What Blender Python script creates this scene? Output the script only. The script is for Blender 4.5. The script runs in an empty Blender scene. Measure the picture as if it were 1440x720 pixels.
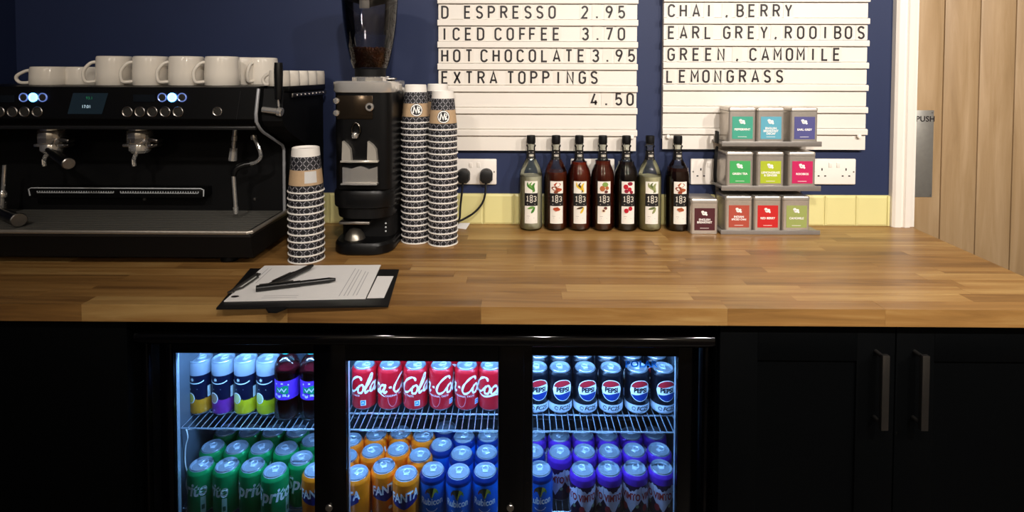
import bpy, bmesh, math, random
from mathutils import Vector, Matrix, Euler
random.seed(7)
R = math.radians
COL = bpy.context.scene.collection

# ------------------------------------------------------------------ camera
WT = 0.90                       # worktop height
EYE = WT + 0.512
F_PX, CX, CY = 770.0, 720.0, 125.0
cam_d = bpy.data.cameras.new('camera'); cam = bpy.data.objects.new('camera', cam_d); COL.objects.link(cam)
cam_d.sensor_width = 36.0
cam_d.lens = 36.0 * F_PX / 1440.0
cam_d.shift_y = -(360.0 - CY) / 1440.0
cam_d.clip_start = 0.05
CAM_ROT = Matrix.Rotation(R(0.52), 3, 'Z') @ Matrix.Rotation(R(90 - 1.71), 3, 'X') @ Matrix.Rotation(R(0.15), 3, 'Z')
cam.matrix_world = Matrix.Translation((0, 0, EYE)) @ CAM_ROT.to_4x4()
bpy.context.scene.camera = cam

# ------------------------------------------------------------------ world, lights, exposure
w = bpy.data.worlds.new('world'); bpy.context.scene.world = w; w.use_nodes = True
w.node_tree.nodes['Background'].inputs[0].default_value = (0.9, 0.8, 0.7, 1)
w.node_tree.nodes['Background'].inputs[1].default_value = 0.05
vs = bpy.context.scene.view_settings
vs.view_transform = 'Standard'; vs.look = 'None'; vs.gamma = 1.0; vs.exposure = 0.24
vs.use_curve_mapping = False
for x, y, e, tgt in ((-0.77, -0.25, 34, (-1.0, 1.8, 1.60)), (0.154, -0.25, 78, (0.35, 1.8, 1.25)), (1.08, -0.25, 120, (0.90, 1.8, 1.20)), (2.0, -0.25, 104, (1.40, 1.8, 1.20))):
    ld = bpy.data.lights.new('spotlight', 'SPOT'); lo = bpy.data.objects.new('spotlight', ld); COL.objects.link(lo)
    ld.energy = e; ld.color = (1.0, 0.925, 0.85); ld.shadow_soft_size = 0.04; ld.spot_size = R(92); ld.spot_blend = 1.0
    lo.location = (x, y, 2.40); lo.rotation_euler = (Vector(tgt) - lo.location).to_track_quat('-Z', 'Y').to_euler()

for x in (-0.9, 1.1):       # added fill lights behind the camera, brightening the rear wall for chrome reflections
    ld = bpy.data.lights.new('rear_fill_light', 'POINT'); lo = bpy.data.objects.new('rear_fill_light', ld); COL.objects.link(lo)
    ld.energy = 15; ld.color = (1.0, 0.90, 0.78); ld.shadow_soft_size = 0.09; lo.location = (x, -1.9, 2.3)

# ------------------------------------------------------------------ colour and materials
def lin(h):
    h = h.lstrip('#'); out = []
    for i in (0, 2, 4):
        c = int(h[i:i+2], 16) / 255
        out.append(c / 12.92 if c <= 0.04045 else ((c + 0.055) / 1.055) ** 2.4)
    return (*out, 1.0)
MATS = {}
def M(name, col='#808080', rough=0.5, metal=0.0, var=0.06, scale=40.0, bump=0.0, coat=0.0, emit=None, estr=0.0, trans=0.0, ior=1.45, spec=0.5):
    if name in MATS: return MATS[name]
    m = bpy.data.materials.new(name); m.use_nodes = True
    nt = m.node_tree; b = nt.nodes['Principled BSDF']
    c = lin(col)
    b.inputs['Roughness'].default_value = rough; b.inputs['Metallic'].default_value = metal
    b.inputs['Coat Weight'].default_value = coat; b.inputs['IOR'].default_value = ior
    b.inputs['Specular IOR Level'].default_value = spec
    b.inputs['Transmission Weight'].default_value = trans
    tc = nt.nodes.new('ShaderNodeTexCoord'); no = nt.nodes.new('ShaderNodeTexNoise')
    no.inputs['Scale'].default_value = scale; no.inputs['Detail'].default_value = 3
    nt.links.new(tc.outputs['Object'], no.inputs['Vector'])
    mx = nt.nodes.new('ShaderNodeMix'); mx.data_type = 'RGBA'
    mx.inputs[6].default_value = tuple(max(0, k * (1 - var)) for k in c[:3]) + (1,)
    mx.inputs[7].default_value = tuple(min(1, k * (1 + var)) for k in c[:3]) + (1,)
    nt.links.new(no.outputs['Fac'], mx.inputs[0]); nt.links.new(mx.outputs[2], b.inputs['Base Color'])
    if bump:
        bp = nt.nodes.new('ShaderNodeBump'); bp.inputs['Strength'].default_value = bump; bp.inputs['Distance'].default_value = 0.002
        nt.links.new(no.outputs['Fac'], bp.inputs['Height']); nt.links.new(bp.outputs[0], b.inputs['Normal'])
    if emit:
        b.inputs['Emission Color'].default_value = lin(emit); b.inputs['Emission Strength'].default_value = estr
    MATS[name] = m
    return m
def thin_glass(name, tint, gloss=0.06, rough=0.02):
    """clear sheet: tinted transparency plus a fresnel reflection"""
    m = bpy.data.materials.new(name); m.use_nodes = True; nt = m.node_tree; nt.nodes.clear()
    o = nt.nodes.new('ShaderNodeOutputMaterial'); t = nt.nodes.new('ShaderNodeBsdfTransparent'); g = nt.nodes.new('ShaderNodeBsdfGlossy')
    mx = nt.nodes.new('ShaderNodeMixShader'); fr = nt.nodes.new('ShaderNodeFresnel'); fr.inputs[0].default_value = 1.0 + gloss * 7
    t.inputs[0].default_value = lin(tint); g.inputs['Roughness'].default_value = rough
    nt.links.new(fr.outputs[0], mx.inputs[0]); nt.links.new(t.outputs[0], mx.inputs[1]); nt.links.new(g.outputs[0], mx.inputs[2])
    nt.links.new(mx.outputs[0], o.inputs[0]); MATS[name] = m
    return m
def mathn(nt, op, a, b=None, c=None):
    n = nt.nodes.new('ShaderNodeMath'); n.operation = op
    for i, v in enumerate((a, b, c)):
        if v is None: continue
        if isinstance(v, (int, float)): n.inputs[i].default_value = v
        else: nt.links.new(v, n.inputs[i])
    return n.outputs[0]
def wood(name, c_dark, c_mid, c_light, axis=0, stretch=14.0, sc=3.0, rough=0.42, rnd=0.45, across=1.0):
    """grain running along one axis; every plank object takes its own tone"""
    m = bpy.data.materials.new(name); m.use_nodes = True; nt = m.node_tree; b = nt.nodes['Principled BSDF']
    tc = nt.nodes.new('ShaderNodeTexCoord'); oi = nt.nodes.new('ShaderNodeObjectInfo')
    mp = nt.nodes.new('ShaderNodeMapping'); s = [sc * stretch] * 3; s[axis] = sc; mp.inputs['Scale'].default_value = s
    ad = nt.nodes.new('ShaderNodeVectorMath'); ad.operation = 'ADD'
    ml = nt.nodes.new('ShaderNodeVectorMath'); ml.operation = 'SCALE'; ml.inputs[0].default_value = (37, 53, 71)
    nt.links.new(oi.outputs['Random'], ml.inputs['Scale'])
    nt.links.new(tc.outputs['Object'], mp.inputs['Vector']); nt.links.new(mp.outputs[0], ad.inputs[0]); nt.links.new(ml.outputs[0], ad.inputs[1])
    n1 = nt.nodes.new('ShaderNodeTexNoise'); n1.inputs['Scale'].default_value = 1.0; n1.inputs['Detail'].default_value = 8; n1.inputs['Roughness'].default_value = 0.62
    n1.inputs['Distortion'].default_value = 0.6
    nt.links.new(ad.outputs[0], n1.inputs['Vector'])
    f = mathn(nt, 'MULTIPLY_ADD', oi.outputs['Random'], rnd, -rnd / 2)
    f2 = mathn(nt, 'ADD', n1.outputs['Fac'], f)
    cr = nt.nodes.new('ShaderNodeValToRGB'); cr.color_ramp.elements[0].position = 0.22; cr.color_ramp.elements[0].color = lin(c_dark)
    cr.color_ramp.elements[1].position = 0.78; cr.color_ramp.elements[1].color = lin(c_light)
    e = cr.color_ramp.elements.new(0.5); e.color = lin(c_mid)
    nt.links.new(f2, cr.inputs[0]); nt.links.new(cr.outputs[0], b.inputs['Base Color'])
    b.inputs['Roughness'].default_value = rough
    bp = nt.nodes.new('ShaderNodeBump'); bp.inputs['Strength'].default_value = 0.12; bp.inputs['Distance'].default_value = 0.001
    nt.links.new(n1.outputs['Fac'], bp.inputs['Height']); nt.links.new(bp.outputs[0], b.inputs['Normal'])
    MATS[name] = m
    return m
def weave(name):
    """black paper printed with a pale basket weave of short dashes (uses the cup's UV)"""
    m = bpy.data.materials.new(name); m.use_nodes = True; nt = m.node_tree; b = nt.nodes['Principled BSDF']
    uv = nt.nodes.new('ShaderNodeTexCoord'); sp = nt.nodes.new('ShaderNodeSeparateXYZ'); nt.links.new(uv.outputs['UV'], sp.inputs[0])
    u = mathn(nt, 'MULTIPLY', sp.outputs[0], 27.0); v = mathn(nt, 'MULTIPLY', sp.outputs[1], 12.0)
    fu = mathn(nt, 'FRACT', u); fv = mathn(nt, 'FRACT', v)
    par = mathn(nt, 'MODULO', mathn(nt, 'ADD', mathn(nt, 'FLOOR', u), mathn(nt, 'FLOOR', v)), 2.0)
    d1 = mathn(nt, 'ABSOLUTE', mathn(nt, 'SUBTRACT', fu, fv))
    d2 = mathn(nt, 'ABSOLUTE', mathn(nt, 'SUBTRACT', mathn(nt, 'ADD', fu, fv), 1.0))
    d = mathn(nt, 'ADD', mathn(nt, 'MULTIPLY', d1, par), mathn(nt, 'MULTIPLY', d2, mathn(nt, 'SUBTRACT', 1.0, par)))
    on = mathn(nt, 'MULTIPLY', mathn(nt, 'LESS_THAN', d, 0.15), mathn(nt, 'LESS_THAN', mathn(nt, 'ABSOLUTE', mathn(nt, 'SUBTRACT', fu, 0.5)), 0.36))
    mx = nt.nodes.new('ShaderNodeMix'); mx.data_type = 'RGBA'; mx.inputs[6].default_value = lin('#101017'); mx.inputs[7].default_value = lin('#8f8d92')
    nt.links.new(on, mx.inputs[0]); nt.links.new(mx.outputs[2], b.inputs['Base Color']); b.inputs['Roughness'].default_value = 0.6
    MATS[name] = m
    return m
BLACK = M('black_powder_coat', '#070708', 0.36, 0, 0.2, 60, spec=0.3)
BLACKM = M('black_matt_plastic', '#080809', 0.6, 0, 0.2, 80, spec=0.25)
GLOSSB = M('black_gloss', '#020203', 0.14, 0, 0.1, 20, spec=0.35)
CHROME = M('polished_chrome', '#e0ddd8', 0.10, 0.8, 0.05, 30)
STEEL = M('brushed_steel', '#a9a5a0', 0.3, 1.0, 0.12, 120)
TINM = M('tin_plate', '#c9c2b9', 0.3, 0.7, 0.1, 90)
WIRE = M('bright_wire', '#dfe6ee', 0.22, 0.85, 0.05, 60)
ALU = M('anodised_aluminium', '#c4ccd6', 0.35, 0.7, 0.06, 50)
LINER = M('fridge_liner_grey', '#5c626a', 0.45, 0.3, 0.08, 20)
WHITEP = M('white_plastic', '#ece6de', 0.35, 0, 0.03, 30)
BOARDW = M('board_cream_white', '#e2dcd3', 0.45, 0, 0.03, 12)
INK = M('dark_print', '#1d1619', 0.5, 0, 0.05, 50)
CERAM = M('white_glazed_ceramic', '#e9e1d4', 0.12, 0, 0.03, 18, coat=0.4)
PAPER = M('white_paper', '#e6e4e2', 0.75, 0, 0.03, 30)
KRAFT = M('kraft_paper', '#b79a78', 0.75, 0, 0.1, 150)
CUPW = M('white_paperboard', '#e8e3dc', 0.6, 0, 0.03, 60)
WEAVE = weave('woven_print_paper')
WHITEINK = M('white_print', '#f4f2ee', 0.45, 0, 0.02, 50)
GLASS = thin_glass('door_glass', '#d6dfe6', 0.05)
HOPG = thin_glass('smoky_hopper_plastic', '#eceae8', 0.08)
PET = thin_glass('clear_pet', '#f4f6f0', 0.07)
NAVYW = M('navy_wall_paint', '#1b284c', 0.62, 0, 0.08, 6, bump=0.05)
TILEY = M('yellow_glazed_tile', '#ddd596', 0.2, 0, 0.05, 8, coat=0.3)
GROUT = M('pale_grout', '#c9c08a', 0.8, 0, 0.08, 80)
OAKW = wood('oak_worktop', '#6e4d28', '#966e3c', '#b5925b', 0, 16, 2.2, 0.36, 0.34)
OAKD = wood('oak_door_veneer', '#8a6f4c', '#a08460', '#b39876', 2, 12, 2.0, 0.5, 0.16)
PAINTW = M('white_gloss_paint', '#e9e2d8', 0.35, 0, 0.03, 10)
CABB = M('black_cabinet_laminate', '#040506', 0.5, 0, 0.15, 90, spec=0.06)

# ------------------------------------------------------------------ mesh helpers
def P(px, py, Y):
    """point of the photograph at distance Y in front of the lens -> place in the room"""
    d = CAM_ROT @ Vector(((px - CX) / F_PX, -(py - CY) / F_PX, -1.0))
    return Vector((0, 0, EYE)) + d * (Y / d.y)
def on_level(px, py, z):
    """point of the photograph that lies at height z"""
    d = CAM_ROT @ Vector(((px - CX) / F_PX, -(py - CY) / F_PX, -1.0))
    return Vector((0, 0, EYE)) + d * ((z - EYE) / d.z)
def plane(x0=0, y0=0, z0=0): return lambda a, b: (x0 + a, y0, z0 + b)
def cyl(Rr, z0=0, a0=0.0): return lambda a, b: (Rr * math.sin(a / Rr + a0), -Rr * math.cos(a / Rr + a0), z0 + b)
_boxc = {}
def box_data(s, bev, seg):
    k = (tuple(round(x, 6) for x in s), bev, seg)
    if k not in _boxc:
        bm = bmesh.new(); bmesh.ops.create_cube(bm, size=1.0)
        for v in bm.verts: v.co = Vector((v.co.x * s[0], v.co.y * s[1], v.co.z * s[2]))
        if bev > 0: bmesh.ops.bevel(bm, geom=list(bm.edges), offset=min(bev, min(s) * 0.49), segments=seg, profile=0.5, affect='EDGES', clamp_overlap=True)
        bm.verts.index_update()
        _boxc[k] = ([v.co.copy() for v in bm.verts], [[v.index for v in f.verts] for f in bm.faces]); bm.free()
    return _boxc[k]
_txt = {}
def text2d(s, size, sx=1.0, shear=0.0, spacing=1.0, bold=0.0):
    k = (s, size, sx, shear, spacing, bold)
    if k not in _txt:
        cu = bpy.data.curves.new('t', 'FONT'); cu.body = s; cu.size = size; cu.align_x = 'CENTER'; cu.align_y = 'CENTER'; cu.shear = shear
        cu.space_character = spacing; cu.offset = bold; cu.resolution_u = 3
        ob = bpy.data.objects.new('t', cu); COL.objects.link(ob)
        dg = bpy.context.evaluated_depsgraph_get(); me = ob.evaluated_get(dg).to_mesh()
        vs_ = [(v.co.x * sx, v.co.y) for v in me.vertices]; fs = [list(p.vertices) for p in me.polygons]
        ob.evaluated_get(dg).to_mesh_clear(); bpy.data.objects.remove(ob); bpy.data.curves.remove(cu)
        _txt[k] = (vs_, fs)
    return _txt[k]
def smoothline(p, n=6):
    out = []
    for i in range(len(p) - 1):
        p0 = p[max(i - 1, 0)]; p1 = p[i]; p2 = p[i + 1]; p3 = p[min(i + 2, len(p) - 1)]
        for k in range(n):
            t = k / n
            out.append(tuple(0.5 * ((2 * b) + (c - a) * t + (2 * a - 5 * b + 4 * c - d) * t * t + (-a + 3 * b - 3 * c + d) * t ** 3) for a, b, c, d in zip(p0, p1, p2, p3)))
    out.append(tuple(p[-1]))
    return out
class B:
    def __init__(s): s.v = []; s.f = []; s.m = []; s.uv = []; s.hasuv = False
    def add(s, vs_, fs, mi=0, uvs=None):
        o = len(s.v); s.v += [tuple(v) for v in vs_]
        for i, f in enumerate(fs):
            s.f.append([o + k for k in f]); s.m.append(mi if not isinstance(mi, list) else mi[i])
            s.uv.append(uvs[i] if uvs else [(0, 0)] * len(f))
        if uvs: s.hasuv = True
        return s
    def box(s, c, sz, bev=0.0, seg=2, mi=0, rot=None):
        vs_, fs = box_data(sz, bev, seg); c = Vector(c)
        if rot is not None:
            m = Euler(rot).to_matrix(); vs_ = [m @ v for v in vs_]
        return s.add([v + c for v in vs_], fs, mi)
    def span(s, lo, hi, bev=0.0, mi=0, seg=2):
        return s.box([(a + b) / 2 for a, b in zip(lo, hi)], [abs(b - a) for a, b in zip(lo, hi)], bev, seg, mi)
    def lathe(s, prof, c=(0, 0, 0), n=24, mi=0, mis=None, sx=1.0, sy=1.0, uv=False, mat=None):
        rings = []; vs_ = []
        for r, z in prof:
            if r < 1e-6: rings.append([len(vs_)]); vs_.append(Vector((0, 0, z)))
            else:
                rings.append(list(range(len(vs_), len(vs_) + n)))
                for k in range(n):
                    a = 2 * math.pi * k / n; vs_.append(Vector((r * math.cos(a) * sx, r * math.sin(a) * sy, z)))
        fs = []; ms = []; uvs = []
        zmax = max(z for _, z in prof) or 1
        for i in range(len(prof) - 1):
            a, b = rings[i], rings[i + 1]; za, zb = prof[i][1] / zmax, prof[i + 1][1] / zmax
            for k in range(n):
                k2 = (k + 1) % n; u0, u1 = k / n, (k + 1) / n
                if len(a) == 1 and len(b) == 1: continue
                if len(a) == 1: fs.append([a[0], b[k2], b[k]]); uvs.append([(u0, za), (u1, zb), (u0, zb)])
                elif len(b) == 1: fs.append([a[k], a[k2], b[0]]); uvs.append([(u0, za), (u1, za), (u0, zb)])
                else: fs.append([a[k], a[k2], b[k2], b[k]]); uvs.append([(u0, za), (u1, za), (u1, zb), (u0, zb)])
                ms.append(mis[i] if mis else mi)
        if mat is not None: vs_ = [mat @ v for v in vs_]
        c = Vector(c)
        return s.add([v + c for v in vs_], fs, ms, uvs if uv else None)
    def rod(s, p, q, r, n=12, mi=0, r2=None, bev=0.0):
        p = Vector(p); q = Vector(q); L = (q - p).length; r2 = r if r2 is None else r2
        m = (q - p).to_track_quat('Z', 'Y').to_matrix()
        pr = [(0, 0), (r - bev, 0), (r, bev), (r2, L - bev), (r2 - bev, L), (0, L)] if bev else [(0, 0), (r, 0), (r2, L), (0, L)]
        return s.lathe(pr, p, n, mi, mat=m)
    def tube(s, pts, r, n=8, mi=0, closed=False):
        pts = [Vector(p) for p in pts]; N = len(pts); vs_ = []; fs = []
        t = (pts[1] - pts[0]).normalized(); nrm = t.orthogonal().normalized()
        for i, p in enumerate(pts):
            if closed: t2 = (pts[(i + 1) % N] - pts[i - 1]).normalized()
            else: t2 = (pts[min(i + 1, N - 1)] - pts[max(i - 1, 0)]).normalized()
            q = t.rotation_difference(t2); nrm = (q @ nrm).normalized(); t = t2; bi = t.cross(nrm)
            rr = r[i] if isinstance(r, (list, tuple)) else r
            for k in range(n):
                a = 2 * math.pi * k / n; vs_.append(p + (nrm * math.cos(a) + bi * math.sin(a)) * rr)
        for i in range(N if closed else N - 1):
            j = (i + 1) % N
            for k in range(n): fs.append([i * n + k, i * n + (k + 1) % n, j * n + (k + 1) % n, j * n + k])
        if not closed: fs.append(list(range(n))[::-1]); fs.append([(N - 1) * n + k for k in range(n)])
        return s.add(vs_, fs, mi)
    def prism(s, poly, axis, lo, hi, mi=0):
        n = len(poly)
        def mk(a, b, t): return {'x': (t, a, b), 'y': (a, t, b), 'z': (a, b, t)}[axis]
        vs_ = [mk(a, b, lo) for a, b in poly] + [mk(a, b, hi) for a, b in poly]
        fs = [list(range(n)), list(range(n, 2 * n))[::-1]] + [[i, n + i, n + (i + 1) % n, (i + 1) % n] for i in range(n)]
        return s.add(vs_, fs, mi)
    def ribbon(s, pts, w, mp, mi=0, closed=False):
        N = len(pts); vs_ = []; fs = []
        for i, p in enumerate(pts):
            a = pts[i - 1] if (i > 0 or closed) else p; b = pts[(i + 1) % N] if (i < N - 1 or closed) else p
            def nm(q, r):
                dx, dy = r[0] - q[0], r[1] - q[1]; L = math.hypot(dx, dy) or 1; return (-dy / L, dx / L)
            n1 = nm(a, p) if a != p else nm(p, b); n2 = nm(p, b) if b != p else n1
            mx_, my_ = n1[0] + n2[0], n1[1] + n2[1]; L = math.hypot(mx_, my_) or 1; mx_, my_ = mx_ / L, my_ / L
            k = 1 / max(0.5, mx_ * n1[0] + my_ * n1[1]); ww = (w[i] if isinstance(w, (list, tuple)) else w) / 2 * k
            vs_ += [mp(p[0] - mx_ * ww, p[1] - my_ * ww), mp(p[0] + mx_ * ww, p[1] + my_ * ww)]
        for i in range(N if closed else N - 1):
            j = (i + 1) % N; fs.append([2 * i, 2 * j, 2 * j + 1, 2 * i + 1])
        return s.add(vs_, fs, mi)
    def cols(s, x0, x1, lo, hi, mp, mi=0, n=12):
        vs_ = []; fs = []
        for i in range(n + 1):
            x = x0 + (x1 - x0) * i / n
            l = lo(x) if callable(lo) else lo; h = hi(x) if callable(hi) else hi
            vs_ += [mp(x, l), mp(x, h)]
        for i in range(n): fs.append([2 * i, 2 * i + 2, 2 * i + 3, 2 * i + 1])
        return s.add(vs_, fs, mi)
    def disc(s, cx, cz, rx, rz, mp, mi=0, n=12):
        f = lambda x: rz * math.sqrt(max(0, 1 - ((x - cx) / rx) ** 2))
        return s.cols(cx - rx, cx + rx, lambda x: cz - f(x), lambda x: cz + f(x), mp, mi, n)
    def text(s, st, size, mp, dx=0, dz=0, mi=0, **k):
        vs_, fs = text2d(st, size, **k)
        return s.add([mp(a + dx, b + dz) for a, b in vs_], fs, mi)
    def mesh(s, name, mats, smooth=True, ang=0.6):
        me = bpy.data.meshes.new(name); me.from_pydata(s.v, [], s.f)
        for m in (mats if isinstance(mats, (list, tuple)) else [mats]): me.materials.append(m)
        me.polygons.foreach_set('material_index', s.m)
        if s.hasuv:
            ul = me.uv_layers.new(name='UVMap'); flat = [c for f in s.uv for u in f for c in u]; ul.data.foreach_set('uv', flat)
        if smooth:
            me.polygons.foreach_set('use_smooth', [True] * len(me.polygons)); me.set_sharp_from_angle(angle=ang)
        me.update()
        return me
    def obj(s, name, mats, parent=None, loc=(0, 0, 0), rot=(0, 0, 0), smooth=True, ang=0.6, **tags):
        return link(name, s.mesh(name, mats, smooth, ang), parent, loc, rot, **tags)
def link(name, data, parent=None, loc=(0, 0, 0), rot=(0, 0, 0), label=None, cat=None, group=None, kind=None):
    o = bpy.data.objects.new(name, data); COL.objects.link(o)
    o.location = loc; o.rotation_euler = rot
    if parent: o.parent = parent
    return tag(o, label, cat, group, kind)
def tag(o, label=None, cat=None, group=None, kind=None):
    if label: o['label'] = label
    if cat: o['category'] = cat
    if group: o['group'] = group
    if kind: o['kind'] = kind
    return o
def thing(name, label, cat, loc=(0, 0, 0), rz=0.0, group=None): return link(name, None, None, loc, (0, 0, rz), label, cat, group)
KIDS = {}
def dup(root, loc, rz, label, group=None):
    if root not in KIDS: KIDS[root] = [(c, list(c.children)) for c in root.children]
    r = root.copy(); COL.objects.link(r); r.location = loc; r.rotation_euler = (0, 0, rz); r['label'] = label
    if group: r['group'] = group
    for c, gs in KIDS[root]:
        c2 = c.copy(); COL.objects.link(c2); c2.parent = r
        for g in gs:
            g2 = g.copy(); COL.objects.link(g2); g2.parent = c2
    return r
class Proto:
    """the first placing uses the model itself, later ones copy it with its parts"""
    def __init__(s, root): s.root = root; s.used = False; KIDS[root] = [(c, list(c.children)) for c in root.children]
    def put(s, loc, rz, label, group=None):
        if s.used: return dup(s.root, loc, rz, label, group)
        s.used = True; o = s.root; o.location = loc; o.rotation_euler = (0, 0, rz); o['label'] = label
        if group: o['group'] = group
        return o
ORD = ['first', 'second', 'third', 'fourth', 'fifth', 'sixth', 'seventh', 'eighth', 'ninth', 'tenth', 'eleventh', 'twelfth', 'thirteenth', 'fourteenth', 'fifteenth',
       'sixteenth', 'seventeenth', 'eighteenth', 'nineteenth', 'twentieth', 'twenty-first', 'twenty-second', 'twenty-third']
def arc(cx, cy, rx, ry, a0, a1, n=8): return [(cx + rx * math.cos(R(a0 + (a1 - a0) * i / n)), cy + ry * math.sin(R(a0 + (a1 - a0) * i / n))) for i in range(n + 1)]

# ------------------------------------------------------------------ the room
WALL_Y = 1.84
XL, XR = -1.694, 1.335
B().span((-3.2, -2.6, -0.1), (3.2, 2.2, 0)).obj('floor', M('grey_vinyl_floor', '#6d6660', 0.5, 0, 0.1, 5), kind='structure', smooth=False)
B().span((-3.2, -2.6, 2.46), (3.2, 2.2, 2.56)).obj('ceiling', M('white_ceiling_paint', '#d9d3c8', 0.8, 0, 0.03, 5), kind='structure', smooth=False)
B().span((XL, WALL_Y, 0), (1.30, WALL_Y + 0.12, 2.46)).obj('wall_back', NAVYW, kind='structure', smooth=False)
B().span((XL - 0.1, -2.6, 0), (XL, WALL_Y + 0.12, 2.46)).obj('wall_left', NAVYW, kind='structure', smooth=False)
ROOMW = M('cream_wall_paint', '#d8cfc0', 0.8, 0, 0.05, 5)
B().span((3.0, -2.6, 0), (3.1, 2.1, 2.46)).obj('wall_right', ROOMW, kind='structure', smooth=False)
B().span((XL - 0.1, -2.6, 0), (3.1, -2.5, 2.46)).obj('wall_rear', ROOMW, kind='structure', smooth=False)
B().span((2.14, WALL_Y, 0), (3.1, WALL_Y + 0.12, 2.46)).span((1.30, WALL_Y, 2.06), (2.14, WALL_Y + 0.12, 2.46)).obj('wall_beside_door', NAVYW, kind='structure', smooth=False)
# architrave beside the door
prof = [(1.250, WALL_Y), (1.251, 1.824), (1.258, 1.817), (1.275, 1.815), (1.279, 1.820), (1.285, 1.820), (1.289, 1.814), (1.306, 1.816), (1.311, 1.823), (1.322, 1.826), (1.327, 1.826), (1.327, WALL_Y + 0.10), (1.30, WALL_Y + 0.10), (1.30, WALL_Y)]
B().prism(prof, 'z', WT + 0.0005, 2.2).obj('trim_1', PAINTW, kind='structure', smooth=False)
# oak door
DY = 1.905
door = link('door_1', None, None, (0, 0, 0), kind='structure')
xs = [1.300] + [P(x, 100, DY).x for x in (1327, 1377.5, 1427.5)]; step = xs[3] - xs[2]
xs += [xs[3] + step * k for k in range(1, 6)]
for a, b in zip(xs, xs[1:]):
    b_ = B().span((a + 0.0016, DY, 0.01), (b - 0.0016, DY + 0.04, 2.03), 0.0025)
    b_.obj('plank', OAKD, door)
B().span((xs[0], DY + 0.006, 0.01), (xs[-1], DY + 0.036, 2.03)).obj('core', M('door_joint_shade', '#6a4622', 0.8), door, smooth=False)
pl = P(1313, 155, DY); pl2 = P(1313, 277, DY)
pp = B().span((pl.x - 0.075, DY - 0.0025, pl2.z), (pl.x, DY - 0.0002, pl.z), 0.001).obj('push_plate', M('satin_push_plate', '#a7a59f', 0.42, 0.75, 0.12, 60), door)
t0 = P(1300.5, 167.5, DY)
B().text('PUSH', 0.0265, plane(t0.x, DY - 0.0029, t0.z), bold=0.0006, spacing=1.05).obj('push_lettering', INK, pp, smooth=False)
b_ = B()
for zz in (pl.z - 0.008, pl2.z + 0.008): b_.rod((pl.x - 0.006, DY - 0.0028, zz), (pl.x - 0.006, DY - 0.0020, zz), 0.0022)
b_.obj('plate_screw', STEEL, pp)
# yellow tile upstand: each tile a bevelled piece
up = B().span((-0.80, WALL_Y - 0.004, WT), (1.25, WALL_Y, WT + 0.1035)).obj('trim_2', GROUT, kind='structure', smooth=False)
tile_b = B(); tw, th, td, bv = 0.1025, 0.1015, 0.009, 0.006
o_ = [(-tw / 2, 0, 0), (tw / 2, 0, 0), (tw / 2, 0, th), (-tw / 2, 0, th)]
o2 = [(x, -td + 0.003, z) for x, _, z in o_]
i_ = [(-tw / 2 + bv, -td, bv), (tw / 2 - bv, -td, bv), (tw / 2 - bv, -td, th - bv), (-tw / 2 + bv, -td, th - bv)]
tile_b.add(o_ + o2 + i_, [[0, 1, 5, 4], [1, 2, 6, 5], [2, 3, 7, 6], [3, 0, 4, 7], [4, 5, 9, 8], [5, 6, 10, 9], [6, 7, 11, 10], [7, 4, 8, 11], [8, 9, 10, 11]])
tile_me = tile_b.mesh('tile', TILEY, smooth=False)
x = 1.2505 - 0.0095 - tw / 2
k = 0
while x > -0.76:
    link('tile', tile_me, up, (x, WALL_Y - 0.0005, WT + 0.0008)); x -= 0.1042
e_ = B().span((1.2505 - 0.0085, WALL_Y - 0.009, WT + 0.0008), (1.2495, WALL_Y - 0.0005, WT + 0.1023), 0.001).obj('tile_edge_strip', TILEY, up)

# ------------------------------------------------------------------ worktop of glued oak staves
FRONT = 1.181; WTH = 0.038
wtop = thing('worktop', 'long oak butcher-block worktop running along the blue wall', 'worktop', (0, 0, WT))
ea, eb = on_level(1440, 389, WT), on_level(1285, 320.5, WT)
xend = lambda y: ea.x + (y - ea.y) * (eb.x - ea.x) / (eb.y - ea.y)
rows = 15; rw = (WALL_Y - FRONT) / rows
rnd = random.Random(11)
for r_ in range(rows):
    y0 = FRONT + r_ * rw; y1 = y0 + rw; x = XL - rnd.uniform(0.0, 0.25)
    while True:
        L = rnd.uniform(0.22, 0.62); x1 = x + L; last = x1 > xend(y0) - 0.12
        xa = max(x, XL + 0.001)
        if last: e0, e1 = xend(y0), xend(y1)
        else: e0 = e1 = x1
        if e0 > xa + 0.01:
            mx_, my_ = (xa + e0) / 2, (y0 + y1) / 2; g = 0.00012
            poly = [(xa - mx_ + g, y0 - my_ + g), (e0 - mx_ - g, y0 - my_ + g), (e1 - mx_ - g, y1 - my_ - g), (xa - mx_ + g, y1 - my_ - g)]
            B().prism(poly, 'z', -WTH, rnd.uniform(-0.0002, 0)).obj('stave', OAKW, wtop, (mx_, my_, 0), smooth=False)
        if last: break
        x = x1

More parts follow.
